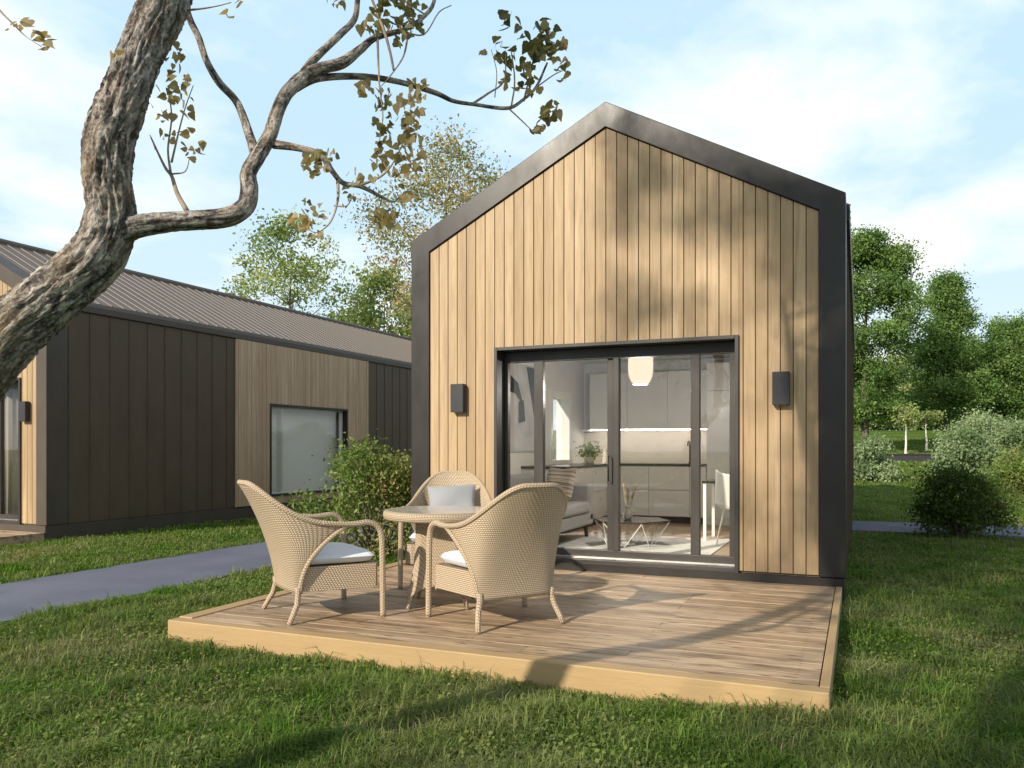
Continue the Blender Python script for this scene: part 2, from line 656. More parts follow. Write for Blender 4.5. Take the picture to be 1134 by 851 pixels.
def house(label, loc, L, dx0, dx1, lamps, panes, side_panel, interior):
    h = thing('tiny_house', label, 'house', loc, group='small gabled houses')
    dtop, wb = 2.355, .225
    fm = M['frame'] if interior else M['warm_frame']
    # portal of folded metal round the gable
    out = [(-W, wb), (-W, EZ), (0, RZ), (W, EZ), (W, wb)]
    ix = W - FW
    inn = [(-ix, wb), (-ix, roof_z(ix, .242)), (0, RZ - .242), (ix, roof_z(ix, .242)), (ix, wb)]
    b = MB()
    for y0, y1 in ((0.0, .34),):
        vs = [(x, y, z) for y in (y0, y1) for x, z in out] + [(x, y, z) for y in (y0, y1) for x, z in inn]
        fs = []
        for i in range(4):
            fs += [(i, i + 10, i + 11, i + 1), (i, i + 1, i + 6, i + 5), (i + 10, i + 15, i + 16, i + 11), (i + 5, i + 6, i + 16, i + 15)]
        fs += [(0, 5, 15, 10), (4, 14, 19, 9)]
        b.add(vs, fs)
    b.build('gable_frame', fm, h, bevel=.006)
    # boards
    b = MB()
    nb = 36
    p = 2 * ix / nb
    for i in range(nb):
        a, c = -ix + i * p + .0033, -ix + (i + 1) * p - .0033
        cuts = [a] + [q for q in (dx0, dx1) if a < q < c] + [c]
        for x0, x1 in zip(cuts[:-1], cuts[1:]):
            mid = (x0 + x1) / 2
            zb = dtop if dx0 < mid < dx1 else wb + .01
            zz = lambda x: roof_z(x, .246)
            b.prism([(x0, zb), (x1, zb), (x1, zz(x1)), (x0, zz(x0))], .022, .045)
    b.build('timber_cladding', M['cladding'], h, bevel=.003, seg=1)
    # wall behind the boards
    b = MB()
    zt = lambda x: roof_z(x, .26)
    b.prism([(-W + .03, .05), (dx0, .05), (dx0, zt(dx0)), (-W + .03, zt(W - .03))], .048, .13)
    b.prism([(dx1, .05), (W - .03, .05), (W - .03, zt(W - .03)), (dx1, zt(dx1))], .048, .13)
    b.prism([(dx0, dtop), (dx1, dtop), (dx1, zt(dx1)), (0, zt(0)), (dx0, zt(dx0))], .048, .13)
    b.build('front_wall', M['groove'], h)
    b = MB()
    b.box(-W + .14, dx0, .133, .31, .05, 2.86)
    b.box(dx1, W - .14, .133, .31, .05, 2.86)
    b.box(dx0, dx1, .133, .31, dtop + .002, 2.86)
    b.build('inner_front_wall', M['white_wall'], h)
    # plinth
    b = MB()
    b.box(-W + .012, W - .012, -.008, .028, -.1, wb - .006)
    b.box(-W + .012, -W + .10, .0285, L - .022, -.1, wb - .006)
    b.box(W - .10, W - .012, .0285, L - .022, -.1, wb - .006)
    b.build('plinth', fm, h)
    # door: lining, fixed frame and mullions, panes
    b = MB()
    b.box(dx0, dx0 + .034, -.004, .30, wb - .06, dtop)
    b.box(dx1 - .034, dx1, -.004, .30, wb - .06, dtop)
    b.box(dx0 + .034, dx1 - .034, -.004, .30, dtop - .034, dtop)
    dl = b.build('door_surround', M['surround'], h, bevel=.003)
    b = MB()
    f0, f1 = dx0 + .036, dx1 - .036
    zb, ztp = .335, 2.215
    y0, y1 = .185, .255
    edges = [f0] + [q for g in panes for q in g] + [f1]
    for i in range(0, len(edges), 2):
        a, c = edges[i], edges[i + 1]
        if c - a > .11:                                   # the two sliding leaves meet here
            mdl = a + (c - a) * .52
            b.box(a, mdl - .004, y0 + .03, y1 + .02, zb, ztp)
            b.box(mdl + .004, c, y0 - .012, y1 - .01, zb, ztp)
        else:
            b.box(a, c, y0, y1, zb, ztp)
    b.box(f0, f1, y0 - .003, y1 + .003, .262, zb)
    fr = b.build('sliding_door', M['door_frame'], h, bevel=.004)
    MB().box(f0, f1, y0 - .003, y1 + .003, ztp, dtop - .036).build('door_head', M['surround'], fr, bevel=.003)  # head coloured dark for the shadow in the recess
    MB().box(f0, f1, .03, .29, wb - .05, .258).build('door_sill', M['door_frame'], fr, bevel=.004)
    MB().box(f0 + .02, f1 - .02, .150, .172, .2585, .271).build('door_track', M['alu'], fr)
    for g0, g1 in panes:
        MB().box(g0 - .008, g1 + .008, .216, .224, zb - .008, ztp + .008).build('glass_pane', M['glass'], fr)
    if interior:
        b = MB()
        b.tube([(panes[1][1] + .03, .172, 1.02), (panes[1][1] + .03, .145, 1.02), (panes[1][1] + .03, .145, 1.26), (panes[1][1] + .03, .172, 1.26)], .008, 8)
        b.build('handle', M['frame'], fr, smooth=True)
    for x, z in lamps:
        sconce(h, x, z)
    # side walls with standing seams, or a timber panel with a window in it
    for sgn in (-1, 1):
        xo, xi = sgn * (W - .012), sgn * (W - .11)
        hole = None
        if interior and sgn < 0:
            hole = (3.78, 4.58, 1.12, 2.12)
        if side_panel and sgn > 0:
            hole = side_panel[2:]
        b = MB()
        wall_with_hole(b, min(xo, xi), max(xo, xi), .345, L - .02, wb, EZ - .16, hole)
        sw = b.build('side_wall', M['side_metal'], h)
        b = MB()
        y = .36
        while y < L - .1:
            inside = side_panel and sgn > 0 and side_panel[0] - .06 < y < side_panel[1] + .06
            if inside and b.v:                         # the seams stop at the timber panel and start again beyond it
                b.build('standing_seams', M['side_metal'], sw)
                b = MB()
            if not inside and not (hole and hole[0] - .05 < y < hole[1] + .05):
                b.box(min(xo, xo + sgn * .032), max(xo, xo + sgn * .011), y, y + .018, wb, EZ - .162)
            y += .36
        if b.v:
            b.build('standing_seams', M['side_metal'], sw)
        # fascia under the eave
        b = MB()
        b.box(min(sgn * (W - .1), sgn * (W + .028)), max(sgn * (W - .1), sgn * (W + .028)), .342, L, EZ - .158, EZ - .006)
        b.build('eave_fascia', fm, h, bevel=.005)
        # roof slope with ribs
        b = MB()
        e, r = W + .03, 0.0
        ez = RZ - SL * e
        t = .05
        b.add([(sgn * e, .343, ez + .004), (0, .343, RZ + .004), (0, L, RZ + .004), (sgn * e, L, ez + .004),
               (sgn * e, .343, ez - t), (0, .343, RZ - t), (0, L, RZ - t), (sgn * e, L, ez - t)],
              [(0, 1, 2, 3), (7, 6, 5, 4), (0, 3, 7, 4), (0, 4, 5, 1), (3, 2, 6, 7)])
        rf = b.build('roof', M['roof'], h)
        b = MB()
        y = .40
        nvec = Vector((sgn * SL, 0, 1)).normalized() * .014
        while y < L - .06:
            p0, p1 = Vector((sgn * e, y, ez + .006)), Vector((sgn * .02, y, RZ - SL * .02 + .006))
            w = Vector((0, .028, 0))
            b.add([p0, p0 + w, p1 + w, p1, p0 + nvec + w * .2, p0 + w * .8 + nvec, p1 + w * .8 + nvec, p1 + nvec + w * .2],
                  [(4, 5, 6, 7), (0, 4, 7, 3), (1, 2, 6, 5), (0, 1, 5, 4), (3, 7, 6, 2)])
            y += .225
        b.build('roof_ribs', M['roof'], rf)
    MB().tube([(0, .345, RZ + .022), (0, L, RZ + .022)], .05, 8).build('ridge_cap', M['roof'], h)
    MB().prism([(-W + .02, wb), (W - .02, wb), (W - .02, EZ - .17), (0, RZ - .1), (-W + .02, EZ - .17)], L - .14, L - .021).build('rear_wall', M['side_metal'], h)
    if side_panel:
        p0, p1, w0, w1, z0, z1 = side_panel
        b = MB()
        y = p0
        while y < p1 - .01:
            y2 = min(y + random.choice((.062, .062, .085, .105)), p1)
            cuts = [y + .002] + [q for q in (w0, w1) if y + .004 < q < y2 - .004] + [y2 - .002]
            for a, c in zip(cuts[:-1], cuts[1:]):
                d = random.choice((0, 0, .006))
                if w0 - .001 < (a + c) / 2 < w1 + .001:
                    b.box(W - .01, W + .02 + d, a, c, z1, EZ - .164)
                    b.box(W - .01, W + .02 + d, a, c, wb + .004, z0)
                else:
                    b.box(W - .01, W + .02 + d, a, c, wb + .004, EZ - .164)
            y = y2
        b.build('timber_panel', M['grey_cladding'], h)
        b = MB()
        for (a, c, e, g) in ((w0 - .03, w0 + .012, z0 - .03, z1 + .03), (w1 - .012, w1 + .03, z0 - .03, z1 + .03)):
            b.box(W - .16, W + .034, a, c, e, g)
        b.box(W - .16, W + .034, w0 + .012, w1 - .012, z1 - .012, z1 + .03)
        b.box(W - .16, W + .04, w0 + .012, w1 - .012, z0 - .03, z0 + .012)
        wf = b.build('side_window', M['frame'], h, bevel=.003)
        b = MB()
        b.box(W - .15, W - .09, w1 - .075, w1 - .014, z0 + .014, z1 - .014)
        b.box(W - .15, W - .09, w0 + .014, w0 + .04, z0 + .014, z1 - .014)
        b.box(W - .15, W - .09, w0 + .04, w1 - .075, z1 - .04, z1 - .014)
        b.box(W - .15, W - .09, w0 + .04, w1 - .075, z0 + .014, z0 + .04)
        b.build('window_frame', M['white_metal'], wf)
        MB().box(W - .125, W - .117, w0 + .035, w1 - .07, z0 + .035, z1 - .035).build('glass_pane', M['glass_side'], wf)
        MB().box(W - .30, W - .297, w0 - .1, w1 + .1, z0 - .1, z1 + .1).build('roller_blind', M['blind'], wf)
    # rooms
    FZ = .175
    yb = 5.42
    b = MB()
    wall_with_hole(b, -W + .112, -W + .18, .2, yb, FZ, 2.86, (3.78, 4.58, 1.12, 2.12) if interior else None)
    b.build('inner_wall', M['white_wall'], h)
    MB().box(W - .18, W - .112, .2, yb if interior else 2.4, FZ, 2.86).build('inner_wall', M['white_wall'], h)
    MB().box(-W + .18, W - .18, yb - .06, yb, FZ, 2.86).build('inner_wall', M['white_wall'], h)
    MB().box(-W + .115, W - .115, .2, yb, 2.72, 2.86).build('ceiling', M['ceiling'], h)
    b = MB()
    x = -W + .12
    while x < W - .14:
        yy = .2 - random.random() * 1.2
        while yy < yb:
            y2 = min(yy + 1.4, yb)
            if y2 > .21:
                b.box(x, min(x + .137, W - .12), max(yy, .2) + .001, y2 - .001, .05, FZ + .012)
            yy = y2
        x += .139
    b.build('floor', M['floor'], h)
    if interior:
        b = MB()
        xa, xb = -W + .02, -W + .17
        for (a, c, e, g) in ((3.70, 3.81, 1.04, 2.2), (4.55, 4.66, 1.04, 2.2)):
            b.box(-W - .02, -W + .20, a, c, e, g)
        b.box(-W - .02, -W + .20, 3.81, 4.55, 2.09, 2.2)
        b.box(-W - .02, -W + .25, 3.81, 4.55, 1.04, 1.15)
        wn = b.build('end_window', M['white_metal'], h, bevel=.004)
        MB().box(-W + .06, -W + .066, 3.81, 4.55, 1.15, 2.09).build('glass_pane', M['glass'], wn)
    return h


HX, HY = -2.23, 7.5
house('small gabled house with honey timber front and glazed sliding door behind the deck', (HX, HY, 0), 12.0,
      -1.168, 1.24, [(-1.56, 1.85), (1.605, 1.862)],
      [(-1.095, -.805), (-.707, -.043), (.085, .776), (.860, 1.133)], None, True)
LX, LY = -12.78, 8.05
house('dark metal sided gabled house with big side window in a timber panel, beyond the path', (LX, LY, 0), 14.0,
      -1.56, 1.58, [(1.70, 1.86)], [(-1.46, -.75), (-.66, .02), (.12, .80), (.89, 1.50)],
      (3.82, 8.25, 4.79, 7.37, .40, 2.17), False)
b = MB()
def pleats(u, v):
    x = 1.5 - 1.9 * u
    return (x + LX, LY + .42 + .045 * math.sin(u * 95) + .01 * math.sin(u * 31), .2 + v * 2.2), (u, v)
b.grid(pleats, 190, 2)
tag(b.build('curtain', M['curtain'], smooth=True, solid=.004), 'taupe pleated curtain hanging behind the glass door of the dark metal house', 'curtain')
b = MB()
for k in range(20):
    b.box(LX - W, LX + W - .01, LY - .02 - k * .143 - .138, LY - .02 - k * .143, .10, .128)
b.box(LX - W, LX + W - .01, LY - 2.9, LY - .02, -.05, .098)
tag(b.build('timber_step', M['deck'], bevel=.003, seg=1), 'low timber deck in front of the dark metal house, cut by the photo edge', 'deck')

# ------------------------------------------------------------------ deck
dk = thing('timber_deck', 'low weathered timber deck with golden edging that carries the wicker furniture', 'deck', (HX, HY, 0))
b = MB()
y = -.012
k = 0
while y > -3.14:
    x, j = -2.02, 0
    ends = [-2.045, random.choice((-.9, -.2, .4, 1.0)), 2.045]
    for a, c in zip(ends[:-1], ends[1:]):
        b.box(a + .001, c - .001, max(y - .118, -3.155), y, .122 + random.uniform(-.0008, .0008), .15 + random.uniform(-.0012, .0012))
    for xj in (-1.93, -1.29, -.645, .0, .645, 1.29, 1.93):
        for yj in (y - .028, y - .092):
            if yj > -3.14:
                xx = xj + random.uniform(-.006, .006)
                b.add([(xx + .0042 * math.cos(q * 1.0472), yj + .0042 * math.sin(q * 1.0472), .1522) for q in range(6)], [list(range(6))], 1)
    y -= .1225
b.build('deck_board', [M['deck'], M['dark']], dk, bevel=.0022, seg=2)
MB().box(-2.17, 2.10, -3.262, -3.16, -.06, .152).build('front_edging', M['deck_trim'], dk, bevel=.006)
MB().box(-2.17, -2.05, -3.158, -.004, -.06, .158).build('side_edging', M['deck_trim_y'], dk, bevel=.006)
MB().box(2.05, 2.10, -3.158, -.004, -.06, .153).build('side_edging', M['deck_trim_y'], dk, bevel=.006)
MB().box(-2.0, 2.0, -3.1, -.05, -.05, .11).build('joists', M['backing'], dk)

# ------------------------------------------------------------------ wicker chairs and table
def rim_f(s):
    t = min(max((s - .10) / .84, 0), 1)
    t = t * t * (3 - 2 * t)
    return .665 + (.945 - .665) * (1 - t) - .01 * max(0, s - .9) * 10


def shell(u, v):
    s = abs(u)
    t = v
    w = .275 + .098 * t ** 1.2
    yb = -.285 - .285 * t ** 1.65
    yf = -.235 + .30 * t ** 2.4
    a = s * math.pi / 2
    p = .80
    x = w * math.sin(a) ** p
    y = yf - (yf - yb) * (max(math.cos(a), 0) ** p)
    z = .195 + (rim_f(s) - .195) * t
    return Vector((math.copysign(x, u), y, z))


def make_chair(label):
    t = thing('wicker_armchair', label, 'armchair', group='wicker armchairs round the table')
    N, K = 56, 26

    def fn(a, c):
        p = shell(a * 2 - 1, c)
        return p, (1.25 * (a - .5), p.z)
    MB().grid(fn, N, K).build('backrest', M['wicker'], t, smooth=True, solid=.026)
    # rim and arms: one tube along the top of the shell, then forward and down as the front legs
    rim = [shell(u / 28 - 1, 1.0) + Vector((0, .012, .006)) for u in range(57)]
    MB().tube(rim, .019, 12).build('rim', M['wicker'], t, smooth=True)
    for s in (-1, 1):
        e = shell(s * 1.0, 1.0)
        ra = [shell(s * q, 1.0) + Vector((0, .012, .006)) for q in (.86, .91, .955)]
        pts = [(*q, .0195) for q in ra] + [(e.x, e.y + .01, e.z + .006, .02), (e.x + s * .004, e.y + .08, e.z + .008, .021), (e.x + s * .008, .215, .668, .021), (e.x + s * .012, .282, .640, .021),
               (e.x + s * .014, .312, .57, .021), (e.x + s * .016, .318, .42, .021), (e.x + s * .018, .320, .2, .021), (e.x + s * .019, .322, 0, .0205)]
        q = spline(pts, 6)
        MB().tube([p[:3] for p in q], [p[3] for p in q], 12).build('arm', M['wicker'], t, smooth=True)
        # front edge of the shell, running down into the splayed rear leg
        ed = [shell(s, 1 - k / 14) for k in range(15)]
        lg = [Vector((s * .292, -.262, .12)), Vector((s * .312, -.30, .05)), Vector((s * .322, -.325, 0))]
        MB().tube([p + Vector((0, 0, 0)) for p in ed], .016, 10).build('side_edge', M['wicker'], t, smooth=True)
        MB().tube([shell(s * .86, .1), shell(s * .88, 0.0)] + lg, [.02, .021, .02, .018, .017], 10).build('rear_leg', M['wicker'], t, smooth=True)
    # woven seat box
    b = MB()
    z0, z1 = .205, .372
    poly = [(-.272, -.25), (.272, -.25), (.352, .285), (.30, .318), (-.30, .318), (-.352, .285)]
    n = len(poly)
    L = 0
    vs, uv, fs = [], [], []
    for i in range(n + 1):
        x, y = poly[i % n]
        if i:
            L += math.hypot(x - poly[i - 1][0], y - poly[i - 1][1])
        vs += [(x, y, z0), (x, y, z1)]
        uv += [(L, z0), (L, z1)]
    for i in range(n):
        fs.append((2 * i, 2 * i + 2, 2 * i + 3, 2 * i + 1))
    fs.append([2 * i + 1 for i in range(n)])
    fs.append([2 * i for i in range(n)][::-1])
    b.add(vs, fs, 0, uv)
    for i in range(n):
        pass
    b.tube([(-.352, .285, .205), (.0, .325, .203), (.352, .285, .205)], .012, 8)
    b.build('seat', M['wicker'], t)
    # loose cushion lying in the seat
    def cush(a, c):
        x, y = a * 2 - 1, c * 2 - 1
        wx = .285 + .05 * (y + 1) / 2
        k = max(0.0, (1 - abs(x) ** 9) * (1 - abs(y) ** 9))
        sx = math.copysign(abs(x) ** 1.0, x)
        return Vector((sx * wx * (1 - .03 * y * y), .01 + y * .285 * (1 - .02 * x * x), (.425 + .042 * k ** .4 + .014 * (1 - x * x) * (1 - y * y)))), (x, y)

    def cushb(a, c):
        p, q = cush(a, c)
        x, y = a * 2 - 1, c * 2 - 1
        k = max(0.0, (1 - abs(x) ** 9) * (1 - abs(y) ** 9))
        return Vector((p.x, p.y, .425 - .048 * k ** .4)), q
    b = MB()
    b.grid(cush, 26, 26)
    b.grid(cushb, 26, 26, flip=True)
    b.build('seat_cushion', M['white_fabric'], t, smooth=True)
    return t


chair = make_chair('wicker armchair at the deck left end with its back to the path and left house')
c2 = copy_tree(chair)
c3 = copy_tree(chair)
for o, x, y, a, lab in ((chair, -3.60, 4.89, -35, None),
                        (c2, -2.30, 5.16, 52, 'wicker armchair nearest the deck front edge, its broad woven back turned to the viewer'),
                        (c3, -3.33, 6.40, 203, 'wicker armchair behind the round table, facing out with a grey pillow on it')):
    o.location = (x, y, .151)
    o.rotation_euler = (0, 0, R(a))
    if lab:
        o['label'] = lab


def pillow_mesh(w, h, t, name, mat, parent=None):
    def f(sg):
        def g(a, c):
            x, z = a * 2 - 1, c * 2 - 1
            k = max(0.0, (1 - x * x) * (1 - z * z)) ** .45
            pin = 1 - .09 * (1 - abs(x)) * abs(z) ** 2
            pin2 = 1 - .09 * (1 - abs(z)) * abs(x) ** 2
            return Vector((x * w * pin2, sg * t * k + .012 * math.sin(3 * x + 2 * z), z * h * pin)), (x, z)
        return g
    b = MB()
    b.grid(f(1), 22, 22, flip=True)
    b.grid(f(-1), 22, 22)
    return b.build(name, mat, parent, smooth=True)


p = pillow_mesh(.225, .175, .075, 'pillow', M['grey_fabric'])
p.matrix_world = Matrix.Translation((-3.33, 6.40, .151)) @ Matrix.Rotation(R(203), 4, 'Z') @ Matrix.Translation((.0, -.275, .685)) @ Matrix.Rotation(R(24), 4, 'X') @ Matrix.Rotation(R(3), 4, 'Y')
tag(p, 'plain grey pillow leaning on the back of the wicker armchair behind the table', 'pillow')

tb = thing('wicker_table', 'round wicker table with pale glass top between the three armchairs', 'table', (-2.93, 5.50, .151), R(20))
b = MB()
b.lathe([(.40, .655), (.425, .652), (.438, .662), (.444, .685), (.440, .708), (.428, .719), (.412, .720), (.400, .716)], 64)
b.lathe([(.0, .66), (.41, .66)], 48)
b.build('table_rim', M['wicker'], tb, smooth=True)
MB().lathe([(0, .7195), (.405, .7195), (.411, .7165), (.411, .706), (0, .706)], 64).build('table_top', M['table_glass'], tb)
b = MB()
def ped(a, c):
    # four-sided column flaring downwards; the lower edge arches between the four feet
    ang = a * 2 * math.pi
    loc = (ang + math.pi / 4) % (math.pi / 2) - math.pi / 4        # 0 on a side, +-45 deg on a corner
    sq = min(1 / math.cos(loc), 1.27)
    cor = (abs(loc) / (math.pi / 4)) ** 3.0
    r = (.178 + .04 * (1 - c) ** 2.5) * sq * (1 + .12 * cor * (1 - c) ** 4)
    zb = .165 - .10 * cor
    return Vector((r * math.cos(ang), r * math.sin(ang), zb + (.655 - zb) * c)), ((a * 8 % 1 if False else a) * 1.25, c * .6)
b.grid(ped, 96, 24)
b.build('pedestal', M['wicker'], tb, smooth=True, solid=.018)
for k in range(4):
    a = math.pi / 4 + k * math.pi / 2
    d = Vector((math.cos(a), math.sin(a), 0))
    b = MB().tube([d * .25 + Vector((0, 0, .22)), d * .272 + Vector((0, 0, .13)), d * .29 + Vector((0, 0, .06)), d * .312 + Vector((0, 0, .0))], [.02, .022, .019, .012], 8)
    b.build('foot', M['wicker'], tb, smooth=True)

# ------------------------------------------------------------------ room behind the sliding door
IX0, IX1 = HX - W + .18, HX + W - .18
FZ = .187
KY = HY + 5.36                     # kitchen wall
# base cabinets
k = thing('kitchen_counter', 'white kitchen counter with dark worktop along the rear wall of the room', 'kitchen counter', (0, 0, 0))
b = MB()
b.box(IX0 + .63, -2.09, KY - .555, KY - .002, FZ + .10, FZ + .87)
b.box(IX0 + .002, IX0 + .6, 10.12, KY - .002, FZ + .10, FZ + .87)
b.build('carcass', M['cabinet'], k)
b = MB()
xs = [IX0 + .63, -2.96, -2.34, -2.09]
for a, c in zip(xs[:-1], xs[1:]):
    for z0, z1 in ((FZ + .11, FZ + .50), (FZ + .508, FZ + .862)):
        b.box(a + .004, c - .004, KY - .578, KY - .557, z0, z1)
ys = [10.12, 10.72, 11.35, 11.98]
for a, c in zip(ys[:-1], ys[1:]):
    for z0, z1 in ((FZ + .11, FZ + .50), (FZ + .508, FZ + .862)):
        b.box(IX0 + .602, IX0 + .622, a + .004, c - .004, z0, z1)
b.build('drawer_front', M['cabinet'], k, bevel=.002)
b = MB()
b.box(IX0 + .6, -2.09, KY - .59, KY - .001, FZ + .872, FZ + .902)
b.box(IX0 + .001, IX0 + .64, 10.10, KY - .592, FZ + .872, FZ + .902)
b.build('worktop', M['dark'], k, bevel=.002)
b = MB()
b.box(IX0 + .66, -2.1, KY - .50, KY - .01, FZ, FZ + .099)
b.box(IX0 + .01, IX0 + .56, 10.16, KY - .51, FZ, FZ + .099)
b.build('kick_board', M['backing'], k)
MB().box(IX0 + .002, -2.09, KY - .009, KY - .001, FZ + .904, 1.615).build('splashback', M['splash'], k)
# wall cabinets
k = thing('wall_cabinet', 'row of white wall cabinets lit by a light strip above the kitchen counter', 'wall cabinets')
MB().box(-3.98, -2.09, KY - .33, KY - .01, 1.63, 2.52).build('carcass', M['cabinet'], k)
b = MB()
xs = [-3.98, -3.36, -2.72, -2.09]
for a, c in zip(xs[:-1], xs[1:]):
    b.box(a + .003, c - .003, KY - .352, KY - .332, 1.625, 2.515)
b.build('cabinet_door', M['cabinet'], k, bevel=.002)
MB().box(-3.97, -2.10, KY - .345, KY - .31, 1.612, 1.624).build('light_strip', M['led'], k)
MB().box(IX0 + .003, -3.985, KY - .28, KY - .01, 1.60, 1.625).build('corner_shelf', M['cabinet'], k)
# tall cabinet
k = thing('tall_cabinet', 'tall white cabinet at the right end of the kitchen, full height', 'cabinet')
MB().box(-2.085, -.9, KY - .56, KY - .003, FZ, 2.6).build('carcass', M['cabinet'], k)
b = MB()
for a, c in ((-2.085, -1.49), (-1.49, -.9)):
    for z0, z1 in ((FZ + .1, 2.18), (2.186, 2.59)):
        b.box(a + .003, c - .003, KY - .583, KY - .562, z0, z1)
b.build('cabinet_door', M['cabinet'], k, bevel=.002)
# tap
k = MB()
q = spline([(-2.42, KY - .12, FZ + .902, .012), (-2.42, KY - .12, FZ + 1.15, .012), (-2.42, KY - .16, FZ + 1.24, .011), (-2.42, KY - .26, FZ + 1.24, .011), (-2.42, KY - .30, FZ + 1.18, .011)], 5)
k.tube([p[:3] for p in q], [p[3] for p in q], 10)
k.tube([(-2.42, KY - .12, FZ + .96), (-2.34, KY - .12, FZ + 1.0)], .007, 8)
k.tube([(-2.42, KY - .12, FZ + .90), (-2.42, KY - .12, FZ + .92)], .022, 12)
tag(k.build('kitchen_tap', M['dark'], smooth=True), 'slim dark curved tap standing on the kitchen worktop', 'tap')
k = thing('potted_herb', 'bushy green potted herb on the kitchen worktop by the end window', 'potted plant', (-3.80, 11.95, FZ + .9035))
MB().lathe([(0, 0), (.06, 0), (.075, .10), (.066, .10), (.06, .09), (0, .085)], 20).build('pot', M['ceramic'], k, smooth=True)
HERB = k
# pendant
k = thing('pendant_lamp', 'cream ribbed paper lantern hanging from the ceiling above the coffee table', 'pendant lamp', (-2.35, 9.35, 0))
prof = []
for i in range(29):
    t = i / 28
    z = 2.08 + .46 * t
    r = .145 * (1 - abs(2 * t - 1) ** 3.2 * .42) + .004 * math.cos(i * math.pi)
    prof.append((r, z))
MB().lathe(prof, 40).build('lamp_shade', M['pendant'], k, smooth=True)
MB().tube([(0, 0, 2.3), (0, 0, 2.719)], .006, 8).build('cord', M['dark'], k)
MB().lathe([(0, 2.70), (.05, 2.70), (.05, 2.719)], 20).build('ceiling_cup', M['white_metal'], k)
pl = bpy.data.lights.new('pendant_bulb', 'POINT')
pl.energy = 52
pl.color = (1, .93, .83)
pl.shadow_soft_size = .08
po = bpy.data.objects.new('pendant_bulb', pl)
po.location = (-2.35, 9.35, 2.04)
COL.objects.link(po)
# sofa
s = thing('sofa', 'grey two seat sofa against the left wall inside the house', 'sofa', (IX0 + .02, 9.02, FZ))
MB().box(0, 1.02, -.85, 1.02, .17, .33).build('sofa_base', M['sofa'], s, bevel=.03, seg=3)
MB().box(.22, 1.04, -.70, .84, .33, .47).build('seat_cushion', M['sofa'], s, bevel=.05, seg=4)
MB().box(.0, .22, -.85, 1.02, .30, .80).build('backrest', M['sofa'], s, bevel=.05, seg=4)
for a, c in ((-.87, -.71), (.86, 1.03)):
    MB().box(.0, 1.02, a, c, .2, .70).build('armrest', M['sofa'], s, bevel=.04, seg=4)
for x, y in ((.08, -.78), (.94, -.78), (.08, .92), (.94, .92)):
    MB().tube([(x, y, .17), (x + .02, y, 0)], [.03, .02], 10).build('leg', M['dark'], s)
p = pillow_mesh(.26, .21, .08, 'pillow', M['stripe'])
p.matrix_world = Matrix.Translation((IX0 + .70, 9.70, FZ + .70)) @ Matrix.Rotation(R(-28), 4, 'Z') @ Matrix.Rotation(R(-20), 4, 'X')
tag(p, 'brown and beige striped pillow leaning in the corner of the grey sofa', 'pillow')
# rug
tag(MB().box(-3.3, -1.45, 8.3, 10.35, FZ + .001, FZ + .014).build('rug', M['rug'], bevel=.005), 'pale flat rug under the coffee table', 'rug')
# coffee table
k = thing('coffee_table', 'low hexagonal dark topped coffee table with thin pale wire legs on the rug', 'coffee table', (-2.45, 9.30, FZ + .014))
hexa = [Vector((.46 * math.cos(i * math.pi / 3), .46 * math.sin(i * math.pi / 3), 0)) for i in range(6)]
b = MB()
vs = [h + Vector((0, 0, z)) for z in (.285, .30) for h in hexa]
b.add(vs, [(5, 4, 3, 2, 1, 0), (6, 7, 8, 9, 10, 11)] + [(i, (i + 1) % 6, (i + 1) % 6 + 6, i + 6) for i in range(6)])
b.build('tabletop', M['dark'], k)
for i in range(6):
    b = MB()
    b.tube([hexa[i] * .97 + Vector((0, 0, .284)), (hexa[i] + hexa[(i + 1) % 6]) * .36 + Vector((0, 0, .007)), hexa[(i + 1) % 6] * .97 + Vector((0, 0, .284))], .006, 6)
    b.build('leg', M['white_metal'], k)
k = thing('vase', 'cream vase of dry pampas plumes standing on the coffee table', 'vase', (-2.47, 9.22, FZ + .3145))
MB().lathe([(0, 0), (.035, 0), (.055, .03), (.058, .07), (.03, .12), (.028, .15), (.036, .165), (.03, .165), (.02, .12)], 24).build('vase_body', M['ceramic'], k, smooth=True)
for dx, dy, hh in ((.10, .02, .40), (-.07, .04, .44), (.02, -.05, .36)):
    b = MB()
    b.tube([(0, 0, .10), (dx * .5, dy * .5, .22), (dx, dy, hh)], [.004, .005, .003], 6)
    for j in range(70):
        t = random.uniform(.45, 1)
        p0 = Vector((dx * t, dy * t, .10 + (hh - .1) * t))
        d = Vector((random.uniform(-1, 1), random.uniform(-1, 1), 1.4)).normalized() * random.uniform(.03, .07)
        sd = Vector((d.y, -d.x, 0)).normalized() * .006
        b.add([p0 - sd, p0 + sd, p0 + d], [(0, 1, 2)])
    b.build('pampas_plume', M['pampas'], k)
# small table and chair on the right
k = thing('dining_table', 'narrow dark topped table with white legs inside, near the tall cabinet', 'table', (-1.32, 10.45, FZ))
MB().box(-.45, .45, -.35, .35, .715, .74).build('tabletop', M['dark'], k, bevel=.003)
for x, y in ((-.42, -.32), (.42, -.32), (-.42, .32), (.42, .32)):
    MB().box(x - .018, x + .018, y - .018, y + .018, 0, .714).build('leg', M['white_metal'], k)
k = thing('dining_chair', 'white shell chair on thin metal legs at the narrow table inside', 'chair', (-1.36, 9.85, FZ), R(8))
def shl(a, c):
    x = (a * 2 - 1) * .21
    if c < .5:
        y, z = .2 - .36 * (c / .5), .44 - .02 * math.sin(c * 6)
    else:
        q = (c - .5) / .5
        y, z = -.16 - .09 * q, .44 + .40 * q ** .9
    z += .06 * abs(a * 2 - 1) ** 2.5
    return Vector((x * (1 - .12 * max(0, c - .6)), y + .05 * abs(a * 2 - 1) ** 2 * (c > .5), z)), (a, c)
